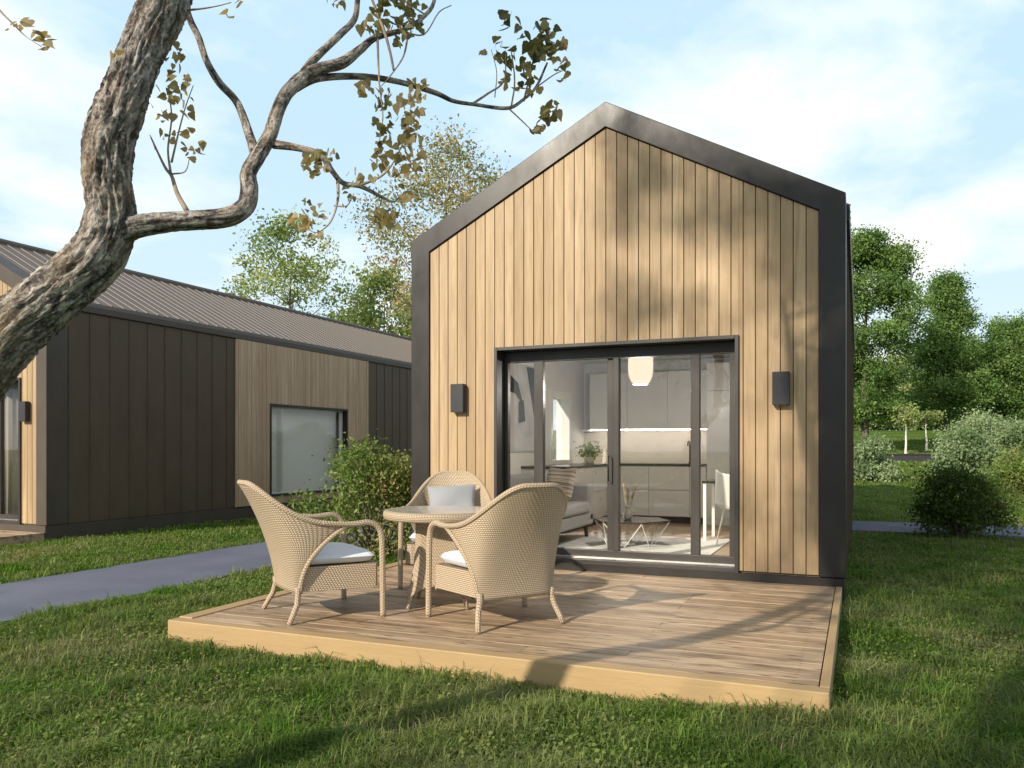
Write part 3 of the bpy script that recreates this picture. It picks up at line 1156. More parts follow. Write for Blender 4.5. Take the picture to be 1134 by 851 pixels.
MB().grid(shl, 16, 24).build('chair_shell', M['white_metal'], k, smooth=True, solid=.012)
for x, y in ((-.17, .16), (.17, .16), (-.17, -.15), (.17, -.15)):
    MB().tube([(x * .6, y * .6, .43), (x * 1.15, y * 1.2, 0)], .009, 8).build('leg', M['white_metal'], k)
# picture
k = thing('wall_picture', 'abstract grey picture with black shapes on the left wall inside', 'picture', (IX0, 9.85, 0))
MB().box(.001, .02, -.55, .85, 1.28, 2.46).build('canvas', M['picture'], k)
b = MB()
for poly in ([(-.5, 2.4), (.1, 2.2), (.3, 1.9), (.0, 2.05), (-.5, 2.1)], [(.40, 2.44), (.84, 2.44), (.84, 1.72), (.70, 1.74), (.58, 2.0)], [(.12, 1.95), (.30, 1.98), (.36, 1.70), (.12, 1.66)]):
    b.add([(.0225, y, z) for y, z in poly], [list(range(len(poly)))])
b.build('painted_shapes', M['ink'], k)

# ------------------------------------------------------------------ foliage tools
def rand_rot(n, up=.0):
    """random leaf frames: three (n,3) arrays; `up` pulls the normals upwards"""
    nrm = rng.normal(size=(n, 3))
    nrm /= np.linalg.norm(nrm, axis=1)[:, None]
    nrm[:, 2] += up
    nrm /= np.linalg.norm(nrm, axis=1)[:, None]
    a = rng.normal(size=(n, 3))
    a -= nrm * (a * nrm).sum(1)[:, None]
    a /= np.linalg.norm(a, axis=1)[:, None]
    return a, np.cross(nrm, a), nrm


def leaf_mesh(name, pts, size, tint, mat, parent, up=.3, aspect=.55):
    """leaves folded along their midrib: two triangles each, at pts"""
    n = len(pts)
    a, b_, c = rand_rot(n, up)
    s = size[:, None]
    base = pts
    tip = pts + a * s
    mid = pts + a * s * .45
    l = mid + b_ * s * aspect * .5 + c * s * .10
    r = mid - b_ * s * aspect * .5 + c * s * .10
    V = np.stack([base, l, tip, r], 1).reshape(-1, 3)
    i = np.arange(n)[:, None] * 4
    F = np.concatenate([i + np.array([[0, 2, 1]]), i + np.array([[0, 3, 2]])], 1).reshape(-1, 3)
    return np_mesh(name, V, F, mat, parent, {'tint': np.repeat(tint, 4)})


P = rng.normal(size=(420, 3)) * np.array([.085, .085, .06]) + np.array([0, 0, .19])
leaf_mesh('foliage', P, .05 * (.6 + .7 * rng.random(420)), np.clip(.5 + .2 * rng.normal(size=420), 0, 1), M['leaf_c'], HERB)


def crown_cloud(h0, h1, rad, nclump, nleaf, rc, prof, seed=0, hollow=.45):
    g = np.random.default_rng(seed)
    t = g.random(nclump)
    r = prof(t) * rad
    ang = g.random(nclump) * 2 * np.pi
    q = np.sqrt(hollow ** 2 + (1 - hollow ** 2) * g.random(nclump)) * (.75 + .35 * g.random(nclump))
    C = np.stack([r * q * np.cos(ang), r * q * np.sin(ang), h0 + (h1 - h0) * t], 1)
    rcs = rc * (.5 + g.random(nclump))
    k = g.choice(nclump, nleaf, p=rcs ** 2 / (rcs ** 2).sum())
    off = g.normal(size=(nleaf, 3)) * np.array([1, 1, .62]) * .55
    P = C[k] + off * rcs[k][:, None]
    tint = np.clip(.45 + .22 * g.normal(size=nclump)[k] + .17 * g.normal(size=nleaf), 0, 1)
    return C, P, tint


P_OVAL = lambda t: np.sin(np.pi * np.clip(t, .02, .98)) ** .6
P_CONE = lambda t: np.clip(1.02 - t, .03, 1) ** .9 * np.minimum(1, t * 7 + .45)
P_VASE = lambda t: np.sin(np.pi * np.clip(t * .85 + .08, 0, 1)) ** .75


def tree(label, x, y, h, rad, h0, nclump, nleaf, leaf, rc, mat, prof=P_OVAL, seed=1, group=None, tr=.14, name='garden_tree', limbs=16, barkm='tree_bark', cat='tree', hollow=.45, stems=1):
    z = float(gz(x, y))
    t = thing(name, label, cat, (x, y, z), group=group)
    C, P, tint = crown_cloud(h0, h, rad, nclump, nleaf, rc, prof, seed, hollow)
    rr = random.Random(seed)
    b = MB()
    top = h0 + (h - h0) * .86
    if stems == 1:
        wg = .12 * tr
        tp = [(rr.uniform(-wg, wg) * k, rr.uniform(-wg, wg) * k, -.15 + (top + .15) * k / 7, tr * (1 - .13 * k)) for k in range(8)]
        tp[0] = (*tp[0][:3], tr * 1.35)
        q = spline(tp, 4)
        b.tube([p[:3] for p in q], [p[3] for p in q], 9)
        for j in range(min(limbs, nclump)):
            c = C[j]
            zz = max(h0 * .75, c[2] - np.hypot(c[0], c[1]) * rr.uniform(.5, 1.0))
            f = min(max(zz / top, 0), .95)
            i = int(f * (len(q) - 1))
            r0 = q[i][3] * .5
            p0 = np.array(q[i][:3])
            mid = p0 * .5 + c * .5 + np.array([0, 0, -.06 * np.linalg.norm(c - p0)])
            s = spline([(*p0, r0), (*mid, r0 * .6), (*c, r0 * .22)], 4)
            b.tube([p[:3] for p in s], [p[3] for p in s], 6, cap=False)
    else:
        for j in range(stems):
            c = C[j]
            s = spline([(c[0] * .12, c[1] * .12, -.05, tr), (c[0] * .5, c[1] * .5, c[2] * .5, tr * .7), (*c, tr * .25)], 4)
            b.tube([p[:3] for p in s], [p[3] for p in s], 6, cap=False)
    b.build('trunk' if stems == 1 else 'stems', M[barkm], t, smooth=True)
    sz = leaf * (.65 + .7 * rng.random(nleaf))
    leaf_mesh('crown' if stems == 1 else 'foliage', P, sz, tint, M[mat], t)
    return t


def atg(px, d):
    u = (px - 567) / 900
    return (CY * u - SY) * d, (SY * u + CY) * d


# trees beyond the houses
x, y = atg(323, 33)
tree('light green tree with open branches above the left house roof', x, y, 9.9, 2.9, 3.0, 78, 11000, .15, .55, 'leaf_c', P_VASE, 21, 'trees beyond the houses', hollow=.2, limbs=40)
x, y = atg(424, 37)
tree('bushy green tree in the gap between the two houses', x, y, 8.6, 2.1, 2.2, 80, 8500, .20, .62, 'leaf_c', P_OVAL, 22, 'trees beyond the houses')
x, y = atg(498, 27)
tree('loose tree with reddish brown leaves rising behind the gable left slope', x, y, 11.2, 2.95, 4.6, 105, 12500, .125, .60, 'leaf_b', P_OVAL, 23, 'trees beyond the houses', hollow=.25)
# park trees on the right
x, y = atg(958, 47)
tree('tall full green tree nearest the right side of the timber fronted house', x, y, 12.4, 3.0, 1.9, 210, 58000, .165, .66, 'leaf_a', P_VASE, 31, 'park trees on the right', tr=.24)
x, y = atg(1049, 54)
tree('pointed dark green tree in the middle of the park trees', x, y, 11.0, 3.3, 1.9, 230, 58000, .17, .62, 'leaf_a', P_CONE, 32, 'park trees on the right', tr=.22)
x, y = atg(1118, 57)
tree('rounded green park tree standing by the right photo edge', x, y, 8.6, 2.7, 1.8, 150, 42000, .17, .64, 'leaf_a', P_VASE, 33, 'park trees on the right', tr=.2)
# far edge of the park
far = [(940, 84, 6.0), (972, 92, 5.5), (1000, 88, 6.2), (1022, 96, 5.0), (1052, 90, 6.4), (1078, 86, 6.8), (1102, 92, 6.0), (1132, 84, 6.6), (1160, 70, 7.5), (1196, 62, 8.2)]
for i, (px, d, h) in enumerate(far):
    x, y = atg(px, d)
    tree('distant slender tree at the far edge of the park lawn', x, y, h * 1.3, 3.8, .3, 60, 5200, .36, 1.1, 'leaf_a' if i % 2 else 'leaf_c', P_OVAL, 50 + i, 'distant trees at the park edge', tr=.13, limbs=5)
for i, (px, d, h, lab) in enumerate(((1003, 45, 2.7, 'pale slim sapling left of the tall pointed tree, by the dark planter wall'), (1026, 49, 2.2, 'shorter pale sapling on the lawn beyond the dark planter wall'))):
    x, y = atg(px, d)
    tree(lab, x, y, h, .6, 1.75, 14, 900, .16, .4, 'leaf_c', P_OVAL, 70 + i, 'pale saplings on the lawn', tr=.075, name='sapling', limbs=6, barkm='birch')
# planter wall
x0, y0 = atg(978, 39)
x1, y1 = atg(1070, 39)
an = math.atan2(y1 - y0, x1 - x0)
z = float(gz((x0 + x1) / 2, (y0 + y1) / 2))
Lw = math.hypot(x1 - x0, y1 - y0)
pw = thing('planter_wall', 'long low black wall crossing the lawn between the pale shrubs', 'low wall', ((x0 + x1) / 2, (y0 + y1) / 2, z), an)
MB().box(-Lw / 2, Lw / 2, -.15, .15, -.5, .30).build('wall_body', M['stone_wall'], pw, bevel=.02)
MB().box(-Lw / 2 - .03, Lw / 2 + .03, -.19, .19, .302, .36).build('coping', M['stone_wall'], pw, bevel=.01)
# shrubs
def shrub(label, px, d, h, rad, n, leaf, mat, seed, rc=.28, nc=55, group=None, dx=0):
    x, y = atg(px, d)
    return tree(label, x, y, h, rad, .12, nc, n, leaf, rc, mat, lambda t: np.sqrt(np.clip(1 - (t * .92) ** 2.2, .02, 1)), seed, group, .025, 'shrub', stems=min(nc, 16), cat='shrub', hollow=.55)


shrub('round silvery shrub close against the right side of the near house', 964, 27, 1.35, .58, 8000, .10, 'leaf_e', 81, group='shrubs on the right lawn')
shrub('large silvery shrub mound on the lawn left of two others', 1072, 27.5, 1.5, .85, 12000, .10, 'leaf_e', 82, rc=.34, group='shrubs on the right lawn')
shrub('tallest silvery shrub mound, against the pointed tree', 1092, 29.5, 2.2, 1.35, 16000, .10, 'leaf_e', 83, rc=.38, group='shrubs on the right lawn')
shrub('silvery shrub mound cut by the right photo edge', 1132, 28, 1.75, 1.2, 14000, .10, 'leaf_e', 84, rc=.36, group='shrubs on the right lawn')
shrub('light green shrub at the right photo edge in front of silvery mounds', 1138, 22.5, 1.05, .8, 7000, .085, 'leaf_f', 85, group='shrubs on the right lawn')
shrub('dark green shrub standing on the edge of the side path', 1064, 12.25, .93, .56, 12000, .05, 'leaf_d', 86, rc=.2, nc=60, group='shrubs on the right lawn')
x, y = -5.62, 8.75
t = tree('leafy green shrub with pink tips between the two houses, behind the table', x, y, 1.30, .78, .1, 62, 11000, .055, .22, 'leaf_f', lambda t: np.sqrt(np.clip(1 - (t * .9) ** 2.4, .02, 1)), 87, None, .016, 'shrub', stems=24, cat='shrub', hollow=.45)
t2 = tree('thin bare twigged bush peeping past the near house left corner', -7.6, 15.6, 3.3, .9, 1.2, 26, 420, .08, .3, 'leaf_c', P_OVAL, 88, None, .02, 'bush', stems=22, cat='bush', barkm='twig')

# ------------------------------------------------------------------ the leaning tree in front
TB = at(-112, 981, 2.52)
ft = thing('poplar_tree', 'leaning bare barked tree with crooked limbs in front, crossing the sky at left', 'tree', (TB.x, TB.y, 0))
inv = Vector((TB.x, TB.y, 0))


def limb(pts, n=10):
    """pts: (px, py, view distance, width in px)"""
    out = []
    for px, py, d, w in pts:
        p = at(px, py, d) - inv
        out.append((p.x, p.y, p.z, w * d / 1800 * (.83 if w > 16 else 1)))
    return spline(out, n)


def bark_tube(path, seg, amp, name, seed=0, mat='bark', cap=True):
    pts = [Vector(p[:3]) for p in path]
    n = len(pts)
    nrm = (pts[1] - pts[0]).normalized().orthogonal().normalized()
    b = MB()
    vs, uv, L = [], [], 0.0
    for i in range(n):
        t = (pts[min(i + 1, n - 1)] - pts[max(i - 1, 0)]).normalized()
        nrm = (nrm - t * nrm.dot(t)).normalized()
        bn = t.cross(nrm)
        r = max(path[i][3], .001)
        if i:
            L += (pts[i] - pts[i - 1]).length
        for k in range(seg):
            a = 2 * math.pi * k / seg
            ca, sa = math.cos(a), math.sin(a)
            rr = r
            if amp:
                q = Vector((ca * 2.2, sa * 2.2, L * 4 + seed))
                lum = noise.noise(q * .9) * .10
                rid = 1 - abs(noise.noise(Vector((ca * 7.5 + lum * 9, sa * 7.5, L * 13 + seed + noise.noise(q * 2) * 1.4)))) * 2.0
                rid2 = 1 - abs(noise.noise(Vector((ca * 15, sa * 15, L * 34 + seed)))) * 2.0
                rr = r * (1 + lum) + amp * (rid * .75 + rid2 * .32 - .45) * min(1, r / .07)
            vs.append(pts[i] + (nrm * ca + bn * sa) * rr)
            uv.append((L + seed, abs(k / seg - .5) * 2 * math.pi * r))
    fs = []
    for i in range(n - 1):
        for k in range(seg):
            k2 = (k + 1) % seg
            fs.append([i * seg + k, i * seg + k2, (i + 1) * seg + k2, (i + 1) * seg + k])
    if cap:
        fs.append([(n - 1) * seg + k for k in range(seg)])
    b.add(vs, fs, 0, uv)
    return b.build(name, M[mat], ft, smooth=True)


trunk = [(-112, 1010, 2.52, 112), (-116, 900, 2.52, 92), (-118, 760, 2.5, 84), (-104, 610, 2.5, 80), (-68, 480, 2.5, 77), (0, 383, 2.5, 73), (60, 327, 2.5, 68), (106, 285, 2.5, 64), (122, 243, 2.5, 58),
         (118, 200, 2.5, 55), (121, 160, 2.5, 58), (134, 120, 2.52, 56), (148, 80, 2.55, 51), (164, 40, 2.6, 53), (184, 0, 2.65, 56), (200, -60, 2.75, 50), (214, -150, 2.9, 45), (250, -260, 3.1, 38), (270, -380, 3.3, 30), (300, -500, 3.5, 18)]
bark_tube(limb(trunk, 26), 96, .017, 'trunk', 3)
main_limb = [(118, 262, 2.5, 40), (150, 251, 2.5, 30), (185, 246, 2.53, 26), (216, 244, 2.56, 25), (250, 241, 2.6, 25), (271, 230, 2.63, 24), (276, 210, 2.66, 22), (275, 192, 2.68, 20), (285, 174, 2.7, 20), (299, 150, 2.74, 18), (308, 122, 2.78, 17), (318, 103, 2.82, 17), (334, 88, 2.86, 15), (352, 77, 2.9, 12), (378, 70, 2.95, 12), (399, 55, 3.0, 9), (416, 42, 3.05, 7), (450, 32, 3.12, 5), (470, 18, 3.2, 4.5), (480, 4, 3.25, 4), (484, -20, 3.3, 3)]
bark_tube(limb(main_limb, 14), 44, .007, 'branch', 17)
branches = [
    ([(284, 176, 2.7, 13), (277, 152, 2.72, 10), (263, 115, 2.76, 8), (243, 92, 2.8, 8), (229, 68, 2.83, 7), (220, 42, 2.86, 7), (209, 18, 2.88, 7), (200, -20, 2.9, 6)], 22),
    ([(330, 92, 2.86, 12), (346, 68, 2.9, 9), (376, 39, 2.95, 7.5), (392, 22, 3.0, 6.5), (396, 0, 3.05, 6), (398, -40, 3.1, 5)], 22),
    ([(322, 100, 2.83, 11), (352, 87, 2.92, 8.5), (400, 85, 3.05, 7), (442, 91, 3.15, 6), (482, 103, 3.28, 5.5), (502, 112, 3.33, 4.5), (526, 116, 3.4, 4), (562, 120, 3.5, 4), (580, 110, 3.55, 3.4), (594, 96, 3.6, 3), (606, 70, 3.65, 2)], 18),
    ([(303, 160, 2.74, 10), (330, 164, 2.72, 8), (355, 172, 2.7, 7), (368, 190, 2.7, 6), (380, 203, 2.72, 5.5), (400, 207, 2.75, 5), (424, 219, 2.8, 3.5), (436, 223, 2.84, 2.5), (450, 212, 2.88, 1.6)], 18),
]
for i, (p, sg) in enumerate(branches):
    bark_tube(limb(p, 10), sg, .002, 'branch', 31 + i * 7)
twigs = [
    [(207, 234, 2.55, 6), (196, 214, 2.57, 5), (190, 195, 2.6, 4), (182, 184, 2.62, 3), (166, 150, 2.66, 1.6)],
    [(189, 192, 2.6, 3), (186, 165, 2.63, 2.2), (190, 130, 2.68, 1.8), (186, 95, 2.72, 1.2)],
    [(190, 180, 2.6, 2.6), (197, 150, 2.62, 2), (205, 120, 2.66, 1.4), (214, 95, 2.7, 1)],
    [(190, 193, 2.6, 2), (205, 190, 2.58, 1.5), (210, 175, 2.57, 1)],
    [(-30, -25, 2.4, 3), (0, 12, 2.4, 2.2), (14, 26, 2.4, 1.8), (28, 40, 2.42, 1), (46, 52, 2.42, .7)],
    [(200, 12, 2.66, 3), (222, 10, 2.64, 2), (240, 7, 2.62, 1.4), (256, 3, 2.6, 1)],
    [(374, 200, 2.71, 4), (374, 222, 2.7, 3), (366, 246, 2.68, 2), (350, 258, 2.66, 1.2), (338, 250, 2.65, .8)],
    [(370, 228, 2.7, 2), (384, 228, 2.68, 1.5), (392, 214, 2.67, 1)],
    [(398, 206, 2.75, 3.4), (424, 194, 2.8, 2.6), (440, 172, 2.85, 1.8), (452, 140, 2.9, 1.2), (456, 105, 2.95, .8)],
    [(418, 42, 3.05, 3), (420, 92, 2.98, 2), (424, 130, 2.93, 1.5), (420, 165, 2.9, 1.1), (432, 196, 2.88, .8)],
    [(412, 0, 3.0, 3), (424, 30, 3.0, 3.5), (432, 58, 2.98, 3), (436, 78, 2.97, 2.6)],
    [(452, 38, 3.1, 2.5), (447, 62, 3.08, 2), (434, 82, 3.04, 1.5), (420, 98, 3.0, 1)],
    [(522, 116, 3.4, 3), (540, 104, 3.42, 2.4), (558, 90, 3.45, 1.8), (560, 60, 3.5, 1.2)],
    [(566, 120, 3.5, 2), (570, 90, 3.52, 1.8), (566, 55, 3.55, 1.2)],
    [(580, 112, 3.55, 2.4), (588, 80, 3.6, 1.6), (598, 45, 3.62, 1.2), (620, 50, 3.66, .8)],
    [(594, 97, 3.6, 1.6), (612, 84, 3.62, 1.3), (624, 78, 3.64, .8)],
    [(564, 121, 3.5, 1.8), (580, 136, 3.5, 1.4), (590, 146, 3.5, 1)],
    [(548, 108, 3.44, 1.2), (550, 80, 3.45, 1), (544, 55, 3.46, .7)],
    [(424, 218, 2.8, 1.8), (418, 235, 2.79, 1.4), (416, 246, 2.78, .9)],
    [(378, 203, 2.72, 2), (362, 186, 2.7, 1.4), (356, 176, 2.7, 1)],
    [(398, 0, 3.05, 3), (382, -4, 3.03, 2), (370, 2, 3.0, 1)],
    [(470, 16, 3.2, 2), (452, 4, 3.18, 1.6), (440, -4, 3.15, 1)],
    [(448, 36, 3.12, 2), (470, 38, 3.14, 1.6), (486, 14, 3.2, 1.4), (500, 6, 3.22, 1)],
]
for p in twigs:
    q = limb(p, 5)
    MB().tube([v[:3] for v in q], [max(v[3], .0012) for v in q], 7).build('twig', M['twig'], ft, smooth=True)

# leaves: poplar blades with a toothed outline and a petiole side, slightly folded
LEAF = np.array([(0, .02, 0), (.24, -.03, .03), (.47, .16, .07), (.43, .30, .06), (.36, .50, .06), (.20, .72, .03), (0, 1.06, -.05),
                 (-.20, .72, .03), (-.36, .50, .06), (-.43, .30, .06), (-.47, .16, .07), (-.24, -.03, .03), (0, .35, 0)])
LF = np.array([(12, i, (i + 1) % 12) for i in range(12)])
clusters = [  # centre px, py, spread x, spread y, view distance, count, mean tint, size px
    (186, 85, 15, 28, 2.68, 26, .45, 13), (200, 120, 14, 22, 2.66, 16, .65, 13), (214, 165, 8, 10, 2.6, 8, .7, 12), (178, 140, 10, 18, 2.66, 10, .6, 12),
    (26, 22, 8, 6, 2.4, 5, .6, 15), (44, 44, 8, 7, 2.42, 8, .55, 15), (8, 28, 6, 4, 2.4, 2, .4, 10),
    (250, 16, 7, 4, 2.62, 3, .7, 13), (268, 4, 4, 3, 2.6, 3, .3, 13), (128, 60, 3, 3, 2.5, 2, .6, 14),
    (350, 182, 10, 9, 2.7, 20, .45, 13), (362, 176, 9, 6, 2.7, 9, .2, 12),
    (333, 246, 7, 7, 2.65, 13, .75, 14), (352, 232, 9, 10, 2.67, 9, .4, 10), (350, 258, 6, 4, 2.66, 5, .7, 12), (340, 226, 6, 5, 2.65, 4, .4, 9),
    (400, 196, 12, 5, 2.76, 11, .7, 11), (389, 212, 7, 6, 2.7, 5, .6, 11), (456, 166, 8, 22, 2.9, 34, .7, 13), (452, 125, 8, 16, 2.92, 24, .75, 13), (462, 112, 7, 10, 2.95, 10, .6, 12),
    (423, 108, 8, 7, 2.97, 12, .2, 12), (424, 135, 7, 16, 2.93, 18, .12, 11), (426, 175, 9, 14, 2.9, 15, .35, 12), (404, 98, 7, 5, 2.96, 8, .95, 15),
    (436, 165, 10, 20, 2.88, 14, .6, 12), (420, 243, 8, 6, 2.78, 14, .45, 13), (434, 246, 5, 6, 2.79, 8, .5, 13), (452, 215, 6, 10, 2.86, 9, .5, 12),
    (436, 12, 16, 14, 3.05, 34, .15, 13), (415, 30, 10, 8, 3.0, 10, .5, 14), (455, 14, 10, 12, 3.15, 16, .2, 12), (372, 2, 8, 4, 3.0, 6, .4, 13), (460, 36, 7, 5, 3.1, 5, .3, 12), (440, 40, 12, 6, 3.05, 8, .35, 12),
    (562, 24, 9, 8, 3.55, 8, .05, 15), (550, 55, 10, 10, 3.46, 12, .35, 14), (578, 62, 15, 16, 3.55, 26, .15, 15), (606, 44, 12, 14, 3.64, 26, .05, 16), (620, 62, 7, 10, 3.66, 12, .2, 15), (574, 84, 14, 10, 3.52, 12, .5, 14), (586, 100, 10, 6, 3.55, 5, .5, 12), (622, 84, 5, 5, 3.64, 4, .6, 13),
    (610, 122, 7, 8, 3.5, 12, .45, 14), (598, 140, 7, 5, 3.5, 8, .4, 12), (590, 146, 4, 3, 3.5, 3, .3, 11), (462, 95, 8, 5, 3.0, 7, .5, 12),
]
pos, size, tint = [], [], []
for cx, cy, sx, sy, d, n, tm, s in clusters:
    for _ in range(int(n * 1.3)):
        dd = d + random.gauss(0, .07)
        ra, rq = random.uniform(0, 6.283), math.sqrt(random.random()) * 1.6
        p = at(cx + math.cos(ra) * rq * sx, cy + math.sin(ra) * rq * sy, dd) - inv
        pos.append(tuple(p))
        size.append(s * random.uniform(.65, 1.15) * dd / 900)
        tint.append(min(1, max(0, random.gauss(tm + .08, .2))))
NLOW = len(pos)
# the crown above the picture: it throws the dapple on the gable
upper = []
rr = random.Random(5)
b = MB()
topq = limb(trunk, 26)
for j in range(26):
    i = rr.randint(int(len(topq) * .78), len(topq) - 1)
    p0 = Vector(topq[i][:3])
    c = Vector((rr.gauss(1.35, .55), rr.gauss(.55, .6), rr.uniform(4.6, 6.6)))
    if c.z + 0 < 3.95 and c.y > .4:
        c.z += .6
    mid = p0 * .5 + c * .5 + Vector((rr.uniform(-.15, .15), rr.uniform(-.15, .15), -.1))
    q = spline([(*p0, .02), (*mid, .012), (*c, .003)], 6)
    b.tube([v[:3] for v in q], [v[3] for v in q], 6)
    upper.append((mid, c))
b.build('upper_limbs', M['bark'], ft, smooth=True)
for mid, c in upper:
    for _ in range(rr.randint(36, 64)):
        f = rr.uniform(.3, 1.1)
        p = mid.lerp(c, f) + Vector((rr.gauss(0, .15), rr.gauss(0, .15), rr.gauss(0, .13)))
        pos.append(tuple(p))
        size.append(rr.uniform(.035, .06))
        tint.append(min(1, max(0, rr.gauss(.45, .25))))


def poplar_leaves(name, pos, size, tint):
    pos, size, tint = np.array(pos), np.array(size), np.array(tint)
    n = len(pos)
    ax, ay, az = rand_rot(n, .25)
    ay[:, 2] -= .55                      # leaves hang
    ay /= np.linalg.norm(ay, axis=1)[:, None]
    ax = np.cross(ay, az)
    ax /= np.linalg.norm(ax, axis=1)[:, None]
    az = np.cross(ax, ay)
    fold = (rng.random(n) * 1.3 + .1)[:, None]
    V = (ax[:, None, :] * LEAF[None, :, 0, None] + ay[:, None, :] * (LEAF[None, :, 1, None] - .35) + az[:, None, :] * LEAF[None, :, 2, None] * fold[:, None, :] * 1.6) * size[:, None, None] * .82 + pos[:, None, :]
    F = (np.arange(n)[:, None, None] * 13 + LF[None]).reshape(-1, 3)
    return np_mesh(name, V.reshape(-1, 3), F, M['near_leaf'], ft, {'tint': np.repeat(tint, 13)})


poplar_leaves('foliage', pos[:NLOW], size[:NLOW], tint[:NLOW])
poplar_leaves('crown', pos[NLOW:], size[NLOW:], tint[NLOW:])

# an unseen tree added behind the viewer, its crown shaped to shade gable and lawn
def shade_tree(x, y):
    t = thing('garden_tree', 'tall loose tree, unseen, added behind the viewer to shade the gable', 'tree', (x, y, 0))
    g = np.random.default_rng(3)
    rr = random.Random(9)
    b = MB()
    q = spline([(0, 0, -.2, .2), (-.1, .05, 2, .16), (-.5, 0, 4.5, .14), (-.9, .1, 7, .11), (-1.3, 0, 9, .08), (-1.6, 0, 11.4, .03)], 6)
    b.tube([p[:3] for p in q], [p[3] for p in q], 10)
    run = 13.2                                        # metres of level ground to the gable
    C = []
    # (x on gable, z on gable, spread, clumps)
    for hx, hz, sp, n in ((-1.15, 3.3, .5, 15), (-.55, 2.9, .45, 11), (-1.65, 3.9, .32, 6), (-.13, 3.2, .28, 14), (-.15, 2.0, .32, 14), (-.5, .7, .4, 8), (-.08, .7, .3, 12), (-1.9, 2.6, .25, 3), (.6, 2.5, .7, 10), (.9, .5, .6, 8), (2.35, -2.3, .5, 12), (3.3, -1.9, .5, 6), (.8, -2.7, .45, 8), (1.6, -2.5, .4, 6)):
        for _ in range(n):
            s = (run + rr.uniform(-1.2, 1.2))
            C.append((hx + rr.gauss(0, sp) - s * math.tan(R(20)) - x, HY - s - y, hz + rr.gauss(0, sp) + s / math.cos(R(20)) * math.tan(R(27))))
    C = np.array(C)
    for c in C[::2]:
        p0 = np.array(q[min(len(q) - 1, rr.randint(17, 27))][:3])
        mid = p0 * .5 + c * .5 + np.array([0, 0, .15])
        sp = spline([(*p0, .03), (*mid, .018), (*c, .006)], 4)
        b.tube([p[:3] for p in sp], [p[3] for p in sp], 6, cap=False)
    b.build('trunk', M['tree_bark'], t, smooth=True)
    n = 8600
    k = g.integers(0, len(C), n)
    P = C[k] + g.normal(size=(n, 3)) * np.array([.17, .17, .15])
    leaf_mesh('crown', P, .11 * (.6 + .8 * g.random(n)), np.clip(.5 + .2 * g.normal(size=n), 0, 1), M['leaf_a'], t)


shade_tree(-2.4, -5.7)

# ------------------------------------------------------------------ grass
def blocked(x, y, pad=0.0):
    k = (x > HX - 2.17 - pad) & (x < HX + 2.1 + pad) & (y > HY - 3.262 - pad) & (y < HY + 12)
    k |= (x > LX - W) & (x < LX + W + .02) & (y > LY - 2.9) & (y < LY + 14)
    wob = .05 * np.sin(y * 5.1) + .04 * np.sin(y * 13.7 + 1)
    k |= (x > -7.7 + wob) & (x < -6.02 + wob)
    wob = .05 * np.sin(x * 5.1) + .03 * np.sin(x * 12.1)
    k |= (x > -.1) & (y > 13.95 + wob) & (y < 15.75 + wob)
    return k


def vnoise(x, y, sc, seed):
    g = np.random.default_rng(seed).random((64, 64))
    u, v = x * sc + 100, y * sc + 100
    i, j = np.floor(u).astype(int), np.floor(v).astype(int)
    fu, fv = u - i, v - j
    fu, fv = fu * fu * (3 - 2 * fu), fv * fv * (3 - 2 * fv)
    G = lambda a, b: g[a % 64, b % 64]
    return (G(i, j) * (1 - fu) + G(i + 1, j) * fu) * (1 - fv) + (G(i, j + 1) * (1 - fu) + G(i + 1, j + 1) * fu) * fv


def blades(zone):
    d0, d1, dens, hh, ww, margin = zone
    half = lambda d: .64 * d + margin
    A = (d1 - d0) * 2 * half(d1)
    n = int(A * dens)
    d = d0 + (d1 - d0) * rng.random(n)
    r = (rng.random(n) * 2 - 1) * half(d1)
    k = np.abs(r) < half(d)
    d, r = d[k], r[k]
    # gather the blades in tufts
    q = 14 if d1 < 12 else 7
    tx, ty = np.round(d * q) / q, np.round(r * q) / q
    pull = .45 * rng.random(len(d))
    d, r = d + (tx - d) * pull, r + (ty - r) * pull
    x, y = CY * r - SY * d, SY * r + CY * d
    k = ~blocked(x, y)
    x, y = x[k], y[k]
    n = len(x)
    patch = vnoise(x, y, .9, 1) * .6 + vnoise(x, y, 2.6, 2) * .4
    dry = np.clip((vnoise(x, y, 1.5, 3) * .6 + vnoise(x, y, 5.0, 4) * .4 - .66) * 5, 0, 1)
    tone = vnoise(x, y, .5, 5)
    h = hh * (.35 + .75 * patch + .5 * rng.random(n)) * (1 - .5 * dry)
    tuft = vnoise(x, y, 5.5, 6)
    h *= .55 + .85 * tuft ** 1.3
    tall = rng.random(n) < .05
    h = np.where(tall, h * 1.7, h)
    w = ww * (.6 + .7 * rng.random(n))
    ang = rng.random(n) * 2 * np.pi
    lean = (.35 + 1.35 * rng.random(n) ** 1.3) * h
    dirx, diry = np.cos(ang), np.sin(ang)
    sx, sy = -diry, dirx
    z = gz(x, y) - .004
    P = np.stack([x, y, z], 1)
    D = np.stack([dirx, diry, np.zeros(n)], 1)
    S = np.stack([sx, sy, np.zeros(n)], 1) * w[:, None] * .5
    U = np.array([[0, 0, 1.0]])
    m1 = P + D * lean[:, None] * .30 + U * h[:, None] * .58
    tip = P + D * lean[:, None] + U * h[:, None] * np.maximum(1.0 - .38 * (lean / h), .3)[:, None]
    V = np.stack([P - S, P + S, m1 - S * .85, m1 + S * .85, tip], 1).reshape(-1, 3)
    t = np.clip(.30 + .30 * tone + .20 * rng.normal(size=n) * .7, 0, .80)
    isdry = rng.random(n) < .02 + .6 * dry
    t = np.where(isdry, .86 + .14 * rng.random(n), t)
    return V, np.repeat(t, 5), n


